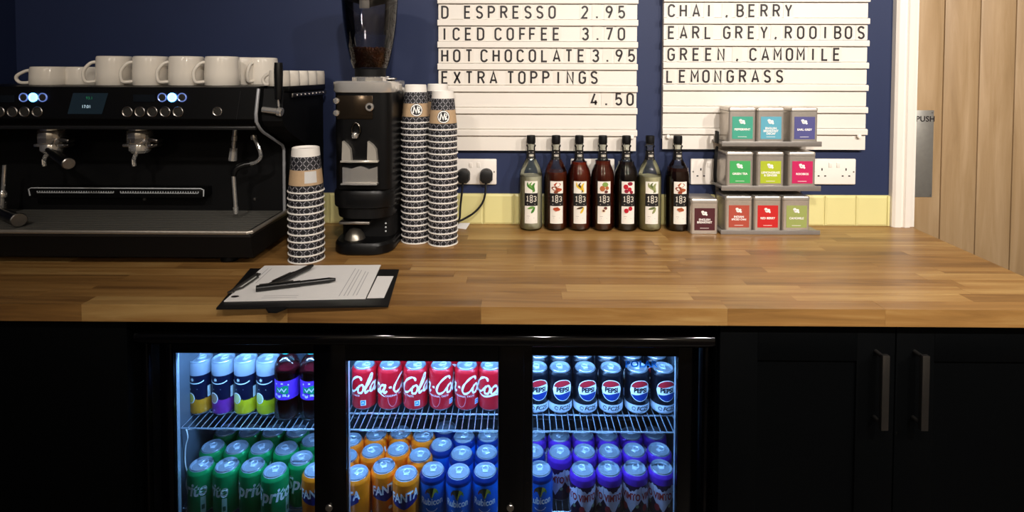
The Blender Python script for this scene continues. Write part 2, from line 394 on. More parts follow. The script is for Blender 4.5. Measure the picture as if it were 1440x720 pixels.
# ------------------------------------------------------------------ base cabinets
CF = 1.205
ZT = WT - WTH - 0.002
def shaker(parent, x0, x1, z0, z1, st=0.084, hx=None):
    d = B()
    d.span((x0, CF, z0), (x0 + st, CF + 0.020, z1), 0.001).span((x1 - st, CF, z0), (x1, CF + 0.020, z1), 0.001)
    d.span((x0 + st, CF, z1 - st), (x1 - st, CF + 0.020, z1), 0.001).span((x0 + st, CF, z0), (x1 - st, CF + 0.020, z0 + st), 0.001)
    d.span((x0 + st, CF + 0.006, z0 + st), (x1 - st, CF + 0.014, z1 - st))
    dr = d.obj('door', CABB, parent)
    if hx is not None:
        h = B(); za = P(1245, 499, CF - 0.031).z; zb = P(1245, 604, CF - 0.031).z
        h.span((hx - 0.0078, CF - 0.036, zb), (hx + 0.0078, CF - 0.026, za), 0.0012)
        for zz in (za - 0.008, zb + 0.008): h.rod((hx, CF - 0.027, zz), (hx, CF + 0.0005, zz), 0.0045)
        h.obj('handle', M('gunmetal_handle', '#5a5754', 0.33, 0.9, 0.08, 80), dr)
gx = P(1260, 480, CF).x
x0 = P(1012, 480, CF).x
cab = thing('base_cabinet', 'black shaker base cabinet with two bar handles right of the fridge', 'cabinet', (0, 0, 0))
B().span((x0, CF + 0.022, 0.0), (1.235, 1.80, ZT)).obj('carcass', CABB, cab, smooth=False)
shaker(cab, x0 + 0.001, gx - 0.0015, 0.12, ZT - 0.003, hx=P(1243.5, 550, CF - 0.031).x)
shaker(cab, gx + 0.0015, 1.234, 0.12, ZT - 0.003, hx=P(1299.5, 550, CF - 0.031).x)
xl = P(179, 480, CF).x
cab = thing('base_cabinet', 'plain black base cabinet left of the fridge below espresso machine', 'cabinet', (0, 0, 0))
B().span((XL + 0.002, CF + 0.022, 0.0), (xl, 1.80, ZT)).obj('carcass', CABB, cab, smooth=False)
B().span((XL + 0.004, CF, 0.12), (xl - 0.001, CF + 0.02, ZT - 0.003), 0.001).obj('door', CABB, cab)

# ------------------------------------------------------------------ back-bar fridge
FX0, FX1 = xl + 0.006, x0 - 0.006
FY0, FYM, FYB = 1.25, 1.255, 1.285
fr = thing('back_bar_fridge', 'black three-door glass drinks fridge lit blue inside', 'fridge', (0, 0, 0))
FZT = 0.835
c = B()
c.span((FX0, 1.262, 0.04), (FX0 + 0.009, 1.79, FZT)).span((FX1 - 0.009, 1.262, 0.04), (FX1, 1.79, FZT))
c.span((FX0, 1.262, 0.79), (FX1, 1.79, FZT)).span((FX0, 1.76, 0.04), (FX1, 1.79, FZT)).span((FX0, 1.262, 0.04), (FX1, 1.79, 0.10))
c.obj('casing', BLACK, fr, smooth=False)
c = B(); g = 0.002
c.span((FX0 + 0.009, 1.335, 0.10), (FX0 + 0.011, 1.758, 0.788)).span((FX1 - 0.011, 1.335, 0.10), (FX1 - 0.009, 1.758, 0.788))
c.span((FX0 + 0.011, 1.752, 0.10), (FX1 - 0.011, 1.758, 0.788)).span((FX0 + 0.011, 1.335, 0.10), (FX1 - 0.011, 1.752, 0.106)).span((FX0 + 0.011, 1.335, 0.782), (FX1 - 0.011, 1.752, 0.788))
c.obj('liner', LINER, fr, smooth=False)
# rounded gloss trim along the top and the side cheeks
poly = [(1.229 - 0.014 * math.cos(R(a)), 0.806 + 0.016 * math.sin(R(a))) for a in range(-90, 91, 10)] + [(1.264, 0.822), (1.264, 0.790)]
B().prism(poly, 'x', FX0, FX1).obj('top_trim', M('polished_black_trim', '#020203', 0.05, 0, 0.1, 20), fr, ang=0.9)
for a, b in ((FX0, FX0 + 0.012), (FX1 - 0.012, FX1)):
    B().span((a, 1.244, 0.06), (b, 1.262, 0.80), 0.003).obj('side_trim', GLOSSB, fr)
B().span((FX0, 1.248, 0.06), (FX1, 1.30, 0.115), 0.003).obj('door_track', BLACK, fr)
B().span((FX0 + 0.04, 1.312, 0.772), (FX1 - 0.04, 1.332, 0.780), 0.002).obj('light_strip', M('led_diffuser', '#dfeaff', 0.5, 0, emit='#8fbcff', estr=6.0), fr)
la = bpy.data.lights.new('fridge_led', 'AREA'); lo = bpy.data.objects.new('fridge_led', la); COL.objects.link(lo)
la.shape = 'RECTANGLE'; la.size = FX1 - FX0 - 0.1; la.size_y = 0.016; la.energy = 19.0; la.color = (0.30, 0.57, 1.0)
lo.location = ((FX0 + FX1) / 2, 1.322, 0.7705); lo.rotation_euler = (R(16), 0, 0)
WZ1 = 0.7385
def fdoor(px0, px1, pym, Y, dx0, dx1, lock=None, thick=0.022):
    a = P(px0, pym, Y).x; b = P(px1, pym, Y).x
    z0, z1 = 0.118, 0.792
    d = B()
    d.span((dx0, Y, z0), (a, Y + thick, z1), 0.002).span((b, Y, z0), (dx1, Y + thick, z1), 0.002)
    d.span((a, Y, WZ1), (b, Y + thick, z1), 0.0).span((a, Y, z0), (b, Y + thick, z0 + 0.05), 0.0)
    dr = d.obj('door', GLOSSB, fr)
    B().span((a - 0.002, Y + 0.010, z0 + 0.048), (b + 0.002, Y + 0.014, WZ1 + 0.002)).obj('glass_pane', GLASS, dr, smooth=False)
    e = B()
    for xx, w_ in ((a, 0.0022), (b, -0.0016)): e.span((xx, Y + 0.0142, z0 + 0.05), (xx + w_, Y + thick + 0.004, WZ1))
    e.span((a, Y + 0.0142, WZ1 - 0.0016), (b, Y + thick + 0.004, WZ1))
    e.obj('edge_strip', ALU, dr, smooth=False)
    if lock:
        for lx in lock:
            q = P(lx, 713.5, Y)
            B().rod((q.x, Y - 0.004, q.z), (q.x, Y + 0.002, q.z), 0.0085, 20, bev=0.001).rod((q.x, Y - 0.0045, q.z), (q.x, Y - 0.003, q.z), 0.005, 16).obj('lock', STEEL, dr)
    return dr
L1 = fdoor(242, 441, 560, FYB, FX0 + 0.012, P(448, 560, FYB).x + 0.05)
R1 = fdoor(748.5, 953.5, 560, FYB, P(735, 560, FYB).x - 0.05, FX1 - 0.012)
M1 = fdoor(486, 701, 560, FYM, P(449, 560, FYM).x, P(737, 560, FYM).x, lock=(463, 717.5))
# bright inner post seen through the middle pane
q = P(488, 600, FYM + 0.03)
B().span((q.x - 0.004, FYM + 0.024, 0.12), (q.x + 0.0045, FYM + 0.0295, WZ1 - 0.002)).obj('inner_light_strip', M('led_side_strip', '#dfeaff', 0.5, 0, emit='#86b4ff', estr=2.4), M1, smooth=False)
GPRINT = bpy.data.materials.new('blue_glass_print'); GPRINT.use_nodes = True; nt = GPRINT.node_tree; nt.nodes.clear()
o_ = nt.nodes.new('ShaderNodeOutputMaterial'); t_ = nt.nodes.new('ShaderNodeBsdfTranslucent'); t_.inputs[0].default_value = lin('#2a86ff'); d_ = nt.nodes.new('ShaderNodeBsdfDiffuse'); d_.inputs[0].default_value = lin('#1f6fe6')
a_ = nt.nodes.new('ShaderNodeAddShader'); nt.links.new(t_.outputs[0], a_.inputs[0]); nt.links.new(d_.outputs[0], a_.inputs[1]); nt.links.new(a_.outputs[0], o_.inputs[0])
q = P(903, 515.5, FYB)
B().text('POLAR', 0.0215, plane(q.x, FYB + 0.0098, q.z), sx=1.12, bold=0.0007, spacing=1.05).obj('maker_lettering', GPRINT, R1, smooth=False)
# wavy cable on the left liner
pts = []
for y_, x_ in ((604, 262), (615, 264), (625, 261.5), (640, 260), (655, 261), (668, 264), (682, 262), (700, 266), (720, 262), (735, 261)): pts.append(P(x_, y_, 1.36))
B().tube(smoothline([tuple(p) for p in pts], 4), 0.0016, 6).obj('sensor_cable', WHITEP, fr)
# wire shelves, three bays and two levels
SZ1, SZ2 = EYE - 0.906, EYE - 1.115
wire_me = B().rod((0, 1.364, 0), (0, 1.740, 0), 0.0013, 6).mesh('wire', WIRE)
bays = [('left', FX0 + 0.015, P(447, 603, 1.364).x), ('middle', P(470, 603, 1.364).x, P(712, 603, 1.364).x), ('right', P(738, 603, 1.364).x, FX1 - 0.015)]
for lev, z in (('upper', SZ1), ('lower', SZ2)):
    for bn, a, b in bays:
        sh = thing('wire_shelf', f'bright {lev} wire shelf inside the {bn} fridge bay', 'shelf', (0, 0, 0), group='fridge wire shelves')
        n = int((b - a) / 0.0162); zc = z - 0.0016
        for k in range(n + 1): link('wire', wire_me, sh, (a + (b - a) * k / n, 0, zc))
        for yy, rr in ((1.364, 0.0024), (1.432, 0.0020), (1.60, 0.002), (1.738, 0.0022)):
            B().rod((a - 0.001, yy, zc - 0.003), (b + 0.001, yy, zc - 0.003), rr, 8).obj('rail', WIRE, sh)

# ------------------------------------------------------------------ cans
LIDM = M('can_lid_aluminium', '#c4ccd6', 0.28, 0.72, 0.05, 60)
def paint(n, c, metal=0.25): return M('can_' + n, c, 0.3, metal, 0.06, 40)
def can_lid(root, h, r):
    b_ = B()
    b_.lathe([(r - 0.0012, h - 0.0035), (r, h - 0.001), (r - 0.0006, h), (r - 0.0022, h - 0.0004), (r - 0.0038, h - 0.0062), (r - 0.0056, h - 0.0064), (r - 0.0066, h - 0.0048), (0, h - 0.0048)], n=24)
    lid = b_.obj('lid', LIDM, root)
    t = B(); zt = h - 0.0030
    loop = [(0.0075 * math.cos(a) , 0.0075 + 0.0085 * math.sin(a), zt) for a in [2 * math.pi * k / 14 for k in range(14)]]
    t.tube(loop, 0.0014, 6, closed=True); t.box((0, -0.001, zt), (0.012, 0.010, 0.0012), 0.0005, 1); t.lathe([(0.0028, zt), (0.0025, zt + 0.0014), (0, zt + 0.0014)], n=10)
    t.obj('pull_tab', M('bright_tab', '#dfe5ec', 0.3, 0.4), lid)
def can(name, zones, mats, r=0.033, h=0.115, lid_r=0.0268, neck=0.013):
    """zones: [(z_top_fraction_of_body, material index)...] from the base up"""
    root = thing(name, 'x', 'drink can')
    zb, zt = 0.007, h - neck
    prof = [(0, 0.003), (r * 0.66, 0.003), (r * 0.72, 0.0), (r * 0.78, 0.001), (r * 0.97, zb), (r, zb + 0.004)]; mis = [len(mats) - 1] * 4 + [zones[0][1]]
    for f, mi in zones:
        z = zb + 0.004 + (zt - zb - 0.004) * f; prof.append((r, z)); mis.append(mi)
    top = zones[-1][1]
    prof += [(r * 0.985, zt + neck * 0.2), (lid_r + 0.0012, zt + neck * 0.72), (lid_r - 0.0006, zt + neck * 0.76)]; mis += [top, top, len(mats) - 1]
    body = B().lathe(prof, n=32, mis=mis).obj('body', mats, root)
    can_lid(root, h, lid_r)
    return root, body
SILV = M('bare_can_silver', '#c9ced4', 0.28, 0.85, 0.04, 40)
# red cola can
CR = 0.033
root, body = can('cola_can', [(1.0, 0)], [paint('red', '#c3121f', 0.15), SILV])
cs = 0.0445
def glyphs():
    C = [(0.80, 0.78), (0.74, 0.93), (0.55, 1.0), (0.30, 0.85), (0.10, 0.52), (0.08, 0.20), (0.26, 0.02), (0.50, 0.10), (0.70, 0.34)]
    o = [(0.20 + 0.17 * math.cos(a), 0.26 + 0.25 * math.sin(a)) for a in [2 * math.pi * k / 12 for k in range(13)]]
    cc = [(0.36, 0.40), (0.25, 0.5), (0.08, 0.36), (0.06, 0.14), (0.2, 0.02), (0.42, 0.18)]
    a_ = [(0.34, 0.42), (0.22, 0.5), (0.06, 0.34), (0.08, 0.08), (0.2, 0.04), (0.36, 0.3), (0.38, 0.5), (0.35, 0.1), (0.44, 0.03), (0.56, 0.16)]
    l_ = [(0.02, 0.16), (0.30, 0.72), (0.36, 1.0), (0.26, 1.08), (0.16, 0.8), (0.08, 0.25), (0.14, 0.03), (0.30, 0.14)]
    d_ = [(0.0, 0.36), (0.16, 0.38)]
    out = []; x = 0
    for g_, w_ in ((C, 0.68), (o, 0.40), (cc, 0.40), (a_, 0.62), (d_, 0.26), (C, 0.68), (o, 0.40), (l_, 0.34), (a_, 0.5)):
        out.append([(px + x + 0.22 * pz, pz) for px, pz in g_]); x += w_
    return out, x
gl, tot = glyphs(); b_ = B(); mp = cyl(CR + 0.0005, 0.070)
for g_ in gl:
    s_ = smoothline(g_, 5); b_.ribbon([((x - tot / 2) * cs, (z - 0.45) * cs) for x, z in s_], [0.0034 + 0.0026 * abs(math.sin(i * 0.35)) for i in range(len(s_))], mp)
sw = smoothline([(-1.9, -0.02), (-1.4, -0.16), (-0.7, -0.04), (-0.2, -0.2)], 6)
b_.ribbon([(x * cs, (z - 0.45) * cs) for x, z in sw], [0.0012 + 0.0035 * math.sin(math.pi * i / (len(sw) - 1)) for i in range(len(sw))], mp)
b_.text('ORIGINAL TASTE', 0.0068, cyl(CR + 0.0005, 0.043), spacing=1.1, dx=0.02)
b_.obj('script_print', WHITEINK, body, smooth=False)
b_ = B(); u = arc(0.012, 0.038, 0.0125, 0.024, 175, 365, 16)
b_.ribbon(u, 0.0009, cyl(CR + 0.0004, 0.0))
b_.obj('outline_print', M('pale_pink_print', '#e39aa4', 0.5), body, smooth=False)
b_ = B(); mp = cyl(CR + 0.0005, 0.024); b_.cols(0.0510, 0.0650, -0.007, 0.007, mp, 0, 5); mp = cyl(CR + 0.0007, 0.024); b_.cols(0.0524, 0.0636, -0.0057, 0.0057, mp, 1, 5)
b_.ribbon([(0.055, -0.002), (0.058, 0.002), (0.061, -0.001)], 0.0016, cyl(CR + 0.0009, 0.024), 0)
b_.obj('recycle_badge', [WHITEINK, M('badge_blue', '#3a78c8', 0.5)], body, smooth=False)
COLA = Proto(root)
# dark cola can with a round emblem
root, body = can('dark_cola_can', [(0.19, 1), (1.0, 0)], [paint('black', '#0d0f18', 0.3), paint('white_band', '#d6dbe6', 0.1), SILV])
mp = cyl(CR + 0.0005, 0.067); rr = 0.0282
b_ = B(); b_.disc(0, 0, rr, rr, mp, 0, 16)
mp = cyl(CR + 0.0007, 0.067); r2 = 0.0266; hh = lambda x: math.sqrt(max(0, r2 * r2 - x * x)); wv = lambda x: 0.0022 * math.sin(x / r2 * 2.6)
b_.cols(-r2, r2, lambda x: min(hh(x), max(-hh(x), 0.0098 + wv(x))), hh, mp, 1, 20)
b_.cols(-r2, r2, lambda x: -hh(x), lambda x: max(-hh(x), min(hh(x), -0.0094 + wv(x))), mp, 2, 20)
b_.text('PEPSI', 0.0165, cyl(CR + 0.0009, 0.067), sx=0.98, bold=0.0008, mi=3, dz=0.0003)
b_.obj('round_emblem', [WHITEINK, M('emblem_red', '#b5202c', 0.45), M('emblem_blue', '#15317e', 0.45), M('emblem_ink', '#0b0d17', 0.5)], body, smooth=False)
b_ = B(); mp = cyl(CR + 0.0005, 0.0185)
b_.text('FC25', 0.0150, mp, dx=0.006, shear=0.25, bold=0.0003); b_.ribbon(arc(-0.0175, 0, 0.0046, 0.0046, 0, 330, 12), 0.0016, mp)
b_.obj('band_print', M('emblem_ink'), body, smooth=False)
DCOLA = Proto(root)
# green can
root, body = can('green_soda_can', [(1.0, 0)], [paint('green', '#0f8f4b', 0.3), SILV])
b_ = B(); b_.text('Sprite', 0.046, cyl(CR + 0.0005, 0.068), shear=0.22, sx=0.86, bold=0.0012)
b_.obj('script_print', M('pale_grey_print', '#dfe8e2', 0.45), body, smooth=False)
b_ = B(); b_.cols(0.034, 0.046, -0.022, 0.02, cyl(CR + 0.0005, 0.030), 0, 4); b_.cols(0.0365, 0.0435, -0.006, 0.006, cyl(CR + 0.0007, 0.024), 1, 4)
b_.obj('data_panel', [M('pale_green_panel', '#9fc0ab', 0.5), M('panel_ink', '#2c5a42', 0.5)], body, smooth=False)
GREEN = Proto(root)
# orange can
root, body = can('orange_soda_can', [(1.0, 0)], [paint('orange', '#f27c12', 0.2), SILV])
b_ = B(); mp = cyl(CR + 0.0005, 0.072)
b_.cols(-0.035, 0.035, lambda x: -0.014 - 0.013 * (1 - abs(x) / 0.035) + 0.10 * x, lambda x: 0.006 + 0.12 * x, mp, 0, 14)
b_.obj('blue_banner', M('banner_indigo', '#1f1c63', 0.45), body, smooth=False)
b_ = B(); vs2, fs2 = text2d('FANTA', 0.0305, sx=0.78, bold=0.0010)
mp = cyl(CR + 0.0008, 0.074); b_.add([mp(a, b + 0.14 * a) for a, b in vs2], fs2)
b_.disc(0.011, -0.045, 0.0055, 0.0045, cyl(CR + 0.0006, 0.072), 0, 8)
b_.obj('script_print', WHITEINK, body, smooth=False)
ORANGE = Proto(root)
# blue can
root, body = can('blue_juice_can', [(0.93, 0), (1.0, 1)], [paint('bright_blue', '#1272dd', 0.15), paint('deep_blue', '#0b2f7a', 0.4), SILV])
b_ = B(); mp = cyl(CR + 0.0005, 0.075)
for i in range(5):
    a0 = 185 - i * 38; pts = [(0, -0.011)] + arc(0, 0.0, 0.0165, 0.0150, a0, a0 - 38, 4)
    b_.add([mp(*p) for p in pts], [[0, 5, 4, 3, 2, 1][::-1]] if False else [[0, 5, 4], [0, 4, 3], [0, 3, 2], [0, 2, 1]], i)
b_.obj('fruit_emblem', [M('fruit_a', '#8c3b2a', 0.5), M('fruit_b', '#5c4a2c', 0.5), M('fruit_c', '#1d2a1c', 0.5), M('fruit_d', '#c8c23a', 0.5), M('fruit_e', '#7aa33a', 0.5)], body, smooth=False)
b_ = B(); b_.text('Rubicon', 0.0235, cyl(CR + 0.0005, 0.054), sx=0.76, bold=0.0005); b_.ribbon(arc(0, 0.004, 0.015, 0.010, 200, 340, 10), 0.0014, cyl(CR + 0.0005, 0.037))
b_.obj('script_print', WHITEINK, body, smooth=False)
BLUE = Proto(root)
# purple can with white splash
root, body = can('purple_fruit_can', [(0.84, 0), (1.0, 1)], [paint('dark_plum', '#33163f', 0.2), paint('violet', '#5f2bab', 0.2), SILV])
b_ = B(); mp = cyl(CR + 0.0005, 0.060)
for off in (-0.0518, 0.0, 0.0518):
    b_.cols(off - 0.0255, off + 0.0255, lambda x: -0.040 + 1.6 * abs(x - off) - (0.006 if abs(x - off) > 0.015 else 0), lambda x: 0.013 + 0.55 * abs(x - off) + 0.002 * math.sin(600 * x), mp, 0, 16)
b_.obj('splash_print', M('lilac_white', '#d8d2e6', 0.45), body, smooth=False)
b_ = B()
for off in (-0.0518, 0.0, 0.0518):
    b_.text('VIMTO', 0.0235, cyl(CR + 0.0008, 0.060), dx=off, sx=0.66, bold=0.0008); b_.disc(off - 0.015, -0.030, 0.007, 0.009, cyl(CR + 0.0008, 0.062), 1, 8); b_.disc(off + 0.016, -0.024, 0.0045, 0.0045, cyl(CR + 0.0008, 0.062), 2, 8)
b_.obj('script_print', [M('brick_red_print', '#b02a2a', 0.45), M('berry_red', '#9c2335', 0.4), M('leaf_grey', '#7d8f78', 0.5)], body, smooth=False)
PURPLE = Proto(root)
# slim cans with foil tops
def slim(name, fruit, slice_c):
    root, body = can(name, [(0.26, 0), (0.76, 1), (1.0, 2)], [paint(name, fruit, 0.2), paint('night_blue', '#10142e', 0.25), paint('foil_white', '#a4aab6', 0.35), SILV], r=0.029, h=0.145, lid_r=0.0278, neck=0.006)
    r_ = 0.0295; b_ = B(); mp = cyl(r_, 0.0)
    b_.disc(-0.010, 0.049, 0.0135, 0.0145, mp, 0, 10); b_.disc(-0.010, 0.049, 0.0112, 0.0122, cyl(r_ + 0.0002, 0), 1, 10)
    b_.cols(-0.026, 0.030, 0.03, lambda x: 0.043 + 0.004 * math.sin(x * 260), mp, 2, 14)
    b_.obj('fruit_print', [WHITEINK, M(name + '_slice', slice_c, 0.5), M('can_' + name)], body, smooth=False)
    b_ = B(); b_.ribbon(arc(0, 0.096, 0.026, 0.008, 200, 345, 14), 0.0024, mp); b_.text('ARANCIATA' if False else '*', 0.02, mp, dx=-0.004, dz=0.094, bold=0.0002)
    b_.ribbon([(-0.012, 0.072), (0.010, 0.073)], 0.0014, mp)
    b_.cols(0.034, 0.043, 0.046, 0.075, mp, 0, 4)
    b_.obj('line_print', M('pale_grey_print', '#dfe8e2'), body, smooth=False)
    return Proto(root)
SLIM = [slim('slim_orange_fizz_can', '#d98a1c', '#c8b14a'), slim('slim_berry_fizz_can', '#7a2a8c', '#a58a72'), slim('slim_lemon_fizz_can', '#d4c21c', '#cfd08a'), slim('slim_lime_fizz_can', '#c6c41a', '#b9c98a')]

def relax(pts, d, it=200):
    pts = [list(p) for p in pts]
    for _ in range(it):
        for i in range(len(pts)):
            for j in range(i):
                dx, dy = pts[i][0] - pts[j][0], pts[i][1] - pts[j][1]; L = math.hypot(dx, dy)
                if L < d:
                    k = (d - L) / (L or 1e-6); wi = 0.5 if abs(dy) < 0.03 else (0.9 if dy > 0 else 0.1)
                    pts[i][0] += dx * k * wi; pts[i][1] += dy * k * wi; pts[j][0] -= dx * k * (1 - wi); pts[j][1] -= dy * k * (1 - wi)
    return pts
def at_lid(px, py, H):
    q = on_level(px, py, EYE - H); return (q.x, q.y)
def row_of_cans(specs, H, d, base_z):
    """specs: (proto, px, py, turn, label, group)"""
    pts = relax([at_lid(s[1], s[2], H) for s in specs], d)
    for s, (x, y) in zip(specs, pts): s[0].put((x, y, base_z), R(s[3]), s[4], s[5])
rt = random.Random(5)
HL = 1.0
def lab(adj, i, row, bay): return f'{adj} can, {ORD[i]} from the left in the {row} row, lower {bay} fridge bay'
sp = []
for i, (px, py, t) in enumerate(((284.2, 651, -34), (320, 652.3, -52), (355.5, 652.6, 4), (385.8, 659.5, 12), (422.3, 643, 28))): sp.append((GREEN, px, py, t, lab('green', i, 'front', 'left'), 'green cans on the lower shelf'))
for i, (px, py) in enumerate(((300.5, 627), (334.8, 627.5), (368.5, 628), (402, 629.7), (435, 619))): sp.append((GREEN, px, py, rt.uniform(-60, 60), lab('green', i, 'second', 'left'), 'green cans on the lower shelf'))
for i, (px, py) in enumerate(((318, 607), (350, 607), (383, 608), (414, 608))): sp.append((GREEN, px, py, rt.uniform(-60, 60), lab('green', i, 'rear', 'left'), 'green cans on the lower shelf'))
sp.append((ORANGE, 444, 659, 10, 'lone orange can at the right edge of the lower left fridge bay', 'orange cans on the lower shelf'))
for i, (px, py, t) in enumerate(((505.3, 662.6, -38), (539.3, 654.9, 22), (571.4, 663.2, 4))): sp.append((ORANGE, px, py, t, lab('orange', i, 'front', 'middle'), 'orange cans on the lower shelf'))
for i, (px, py) in enumerate(((490, 640), (523.7, 632.9), (558.4, 632.1), (589.5, 638.7))): sp.append((ORANGE, px, py, rt.uniform(-70, 70), lab('orange', i, 'second', 'middle'), 'orange cans on the lower shelf'))
for i, (px, py) in enumerate(((497, 617), (529.6, 610), (563.6, 611), (594.7, 611))): sp.append((ORANGE, px, py, rt.uniform(-70, 70), lab('orange', i, 'rear', 'middle'), 'orange cans on the lower shelf'))
for i, (px, py, t) in enumerate(((608.3, 659.1, 3), (644.3, 661.3, -2), (681.2, 659.7, 0))): sp.append((BLUE, px, py, t, lab('bright blue', i, 'front', 'middle'), 'blue cans on the lower shelf'))
for i, (px, py) in enumerate(((620.4, 627), (649, 636), (681.2, 635))): sp.append((BLUE, px, py, rt.uniform(-40, 40), lab('bright blue', i, 'second', 'middle'), 'blue cans on the lower shelf'))
for i, (px, py) in enumerate(((626, 602), (654, 612), (684, 612))): sp.append((BLUE, px, py, rt.uniform(-40, 40), lab('bright blue', i, 'rear', 'middle'), 'blue cans on the lower shelf'))
sp.append((BLUE, 759, 657.5, 0, 'bright blue can beside the purple cans, lower right fridge bay front', 'blue cans on the lower shelf'))
sp.append((BLUE, 750, 633, 12, 'bright blue can second deep at the left of the right fridge bay', 'blue cans on the lower shelf'))
for i, (px, py, t) in enumerate(((819.5, 657.8, 16), (856.3, 657.5, 12), (892.8, 656.2, -28), (930, 655.5, -6))): sp.append((PURPLE, px, py, t, lab('purple', i, 'front', 'right'), 'purple cans on the lower shelf'))
for i, (px, py) in enumerate(((787, 633.8), (822, 633.3), (857, 633.3), (892, 632), (926.7, 631))): sp.append((PURPLE, px, py, -24 if i == 0 else rt.uniform(-60, 60), lab('purple', i, 'second', 'right'), 'purple cans on the lower shelf'))
for i, (px, py) in enumerate(((755, 613), (785, 613), (820, 612), (855, 612), (887, 611), (920, 611))): sp.append((PURPLE, px, py, rt.uniform(-60, 60), lab('purple', i, 'rear', 'right'), 'purple cans on the lower shelf'))
row_of_cans(sp, HL, 0.0664, SZ2)
# upper shelf
TY = 1.464
for i, (px, t) in enumerate(((512.7, -90), (548.7, 4), (584.6, -82), (620.6, -40), (656.5, -42), (690, 78))):
    q = P(px, 545, TY); COLA.put((q.x, TY, SZ1), R(t), f'red cola can, {ORD[i]} from the left at the front of the middle upper shelf', 'red cola cans')
for i, px in enumerate((530, 564, 598, 632, 666)):
    q = P(px, 520, TY + 0.062); COLA.put((q.x, TY + 0.062, SZ1), R(rt.uniform(-90, 90)), f'red cola can, {ORD[i]} from the left in the back row, middle upper shelf', 'red cola cans')
for i, (px, t) in enumerate(((755, 10), (787.5, 10), (823, 8), (859, -6), (896, 4), (932.5, 4))):
    q = P(px, 514, 1.456); DCOLA.put((q.x, 1.456, SZ1), R(t), f'black cola can, {ORD[i]} from the left at the front of the right upper shelf', 'black cola cans')
for i, px in enumerate((757, 787, 819, 853, 888, 922)):
    q = P(px, 503, 1.526); DCOLA.put((q.x, 1.526, SZ1), R(rt.uniform(-20, 20)), f'black cola can, {ORD[i]} from the left in the back row, right upper shelf', 'black cola cans')
names = ['orange fruit slice', 'purple berry picture', 'yellow lemon slice', 'lime green slice']
for i, px in enumerate((283.5, 315.5, 346.8, 378)):
    q = P(px, 545, 1.433); SLIM[i].put((q.x - 0.001, 1.433, SZ1), R(-6), f'slim navy can with foil top and {names[i]}, left upper fridge shelf', 'slim foil-topped cans')
# purple juice bottles
jb = thing('juice_bottle', 'x', 'bottle')
pr = [(0, 0.002), (0.024, 0.0), (0.030, 0.004), (0.0325, 0.012), (0.0325, 0.05), (0.0305, 0.06), (0.0305, 0.105), (0.0325, 0.112), (0.0325, 0.128), (0.031, 0.142), (0.024, 0.156), (0.014, 0.166), (0.0125, 0.178)]
B().lathe(pr, n=28).obj('body', PET, jb)
B().lathe([(0, 0.003), (0.028, 0.005), (0.0315, 0.012), (0.0315, 0.05), (0.0295, 0.06), (0.0295, 0.105), (0.0315, 0.112), (0.0315, 0.129), (0, 0.129)], n=28).obj('juice', M('dark_berry_juice', '#4a0a14', 0.2), jb)
lbl = B().lathe([(0.0311, 0.058), (0.0311, 0.107)], n=28).obj('label', M('violet_label', '#5a2bb0', 0.4), jb)
b_ = B(); mp = cyl(0.0316, 0.084); b_.cols(-0.017, 0.017, lambda x: -0.009 - 0.002 * math.sin(x * 180), lambda x: 0.009 + 0.003 * math.sin(x * 190), mp, 0, 14)
b_.ribbon([(-0.020, -0.013), (-0.008, -0.018), (0.006, -0.013), (0.019, -0.017)], 0.006, mp, 1); b_.ribbon([(-0.018, 0.014), (0.0, 0.017), (0.018, 0.013)], 0.0035, mp, 1)
b_.ribbon([(-0.012, 0.003), (-0.006, -0.004), (0.0, 0.004), (0.006, -0.004), (0.012, 0.004)], 0.0024, cyl(0.0319, 0.084), 1)
b_.obj('label_print', [M('leaf_green_print', '#0f7a52', 0.5), M('pale_lilac_print', '#cfc8ee', 0.5)], lbl, smooth=False)
B().lathe([(0.0148, 0.170), (0.0148, 0.184), (0.0138, 0.186), (0, 0.186)], n=20).obj('cap', M('teal_cap', '#12a58c', 0.4), jb)
JB = Proto(jb)
for i, px in enumerate((404.5, 440)):
    q = P(px, 560, 1.416); JB.put((q.x, 1.416, SZ1), R(-4 + 8 * i), ['dark berry juice bottle with whole purple label beside the slim cans', 'dark berry juice bottle half hidden by the left fridge door edge'][i], 'berry juice bottles')

# ------------------------------------------------------------------ espresso machine
EX, EYc = -1.14, 1.62
em = thing('espresso_machine', 'black two-group espresso machine with lit blue buttons and mugs on top', 'coffee machine', (EX, EYc, WT))
def E(px, py, Y):
    q = P(px, py, Y); return (q.x - EX, Y - EYc, q.z - WT)
yl = lambda Y: Y - EYc
HWD = 0.44
B().prism([(yl(1.425), 0.022), (yl(1.41), 0.082), (yl(1.80), 0.082), (yl(1.80), 0.022)], 'x', -HWD - 0.005, HWD + 0.005).obj('base', BLACKM, em, smooth=False)
for sx in (-1, 1):
    for yy in (1.47, 1.74): B().lathe([(0.022, 0), (0.024, 0.004), (0.018, 0.024), (0, 0.024)], (sx * 0.36, yl(yy), 0), 16).obj('foot', BLACKM, em)
tr = B().span((-HWD - 0.006, yl(1.408), 0.080), (HWD + 0.006, yl(1.652), 0.0905), 0.002).obj('drip_tray', M('dark_tray_steel', '#2c2b2b', 0.4, 0.5, 0.1, 80), em)
b_ = B()
b_.tube([(-HWD, yl(1.409), 0.0925), (HWD - 0.002, yl(1.409), 0.0925), (HWD + 0.006, yl(1.415), 0.0925), (HWD + 0.006, yl(1.648), 0.0925)], 0.0052, 10)
b_.obj('tray_rim', M('rim_steel', '#a39b90', 0.35, 0.6), tr)
mesh_b = B()
for k in range(12):
    yy = yl(1.43 + k * 0.018); mesh_b.span((-HWD + 0.012, yy, 0.0900), (HWD - 0.012, yy + 0.0135, 0.0918))
mesh_b.obj('tray_grille', M('perforated_grey_steel', '#6a6862', 0.5, 0.4, 0.35, 500), tr, smooth=False)
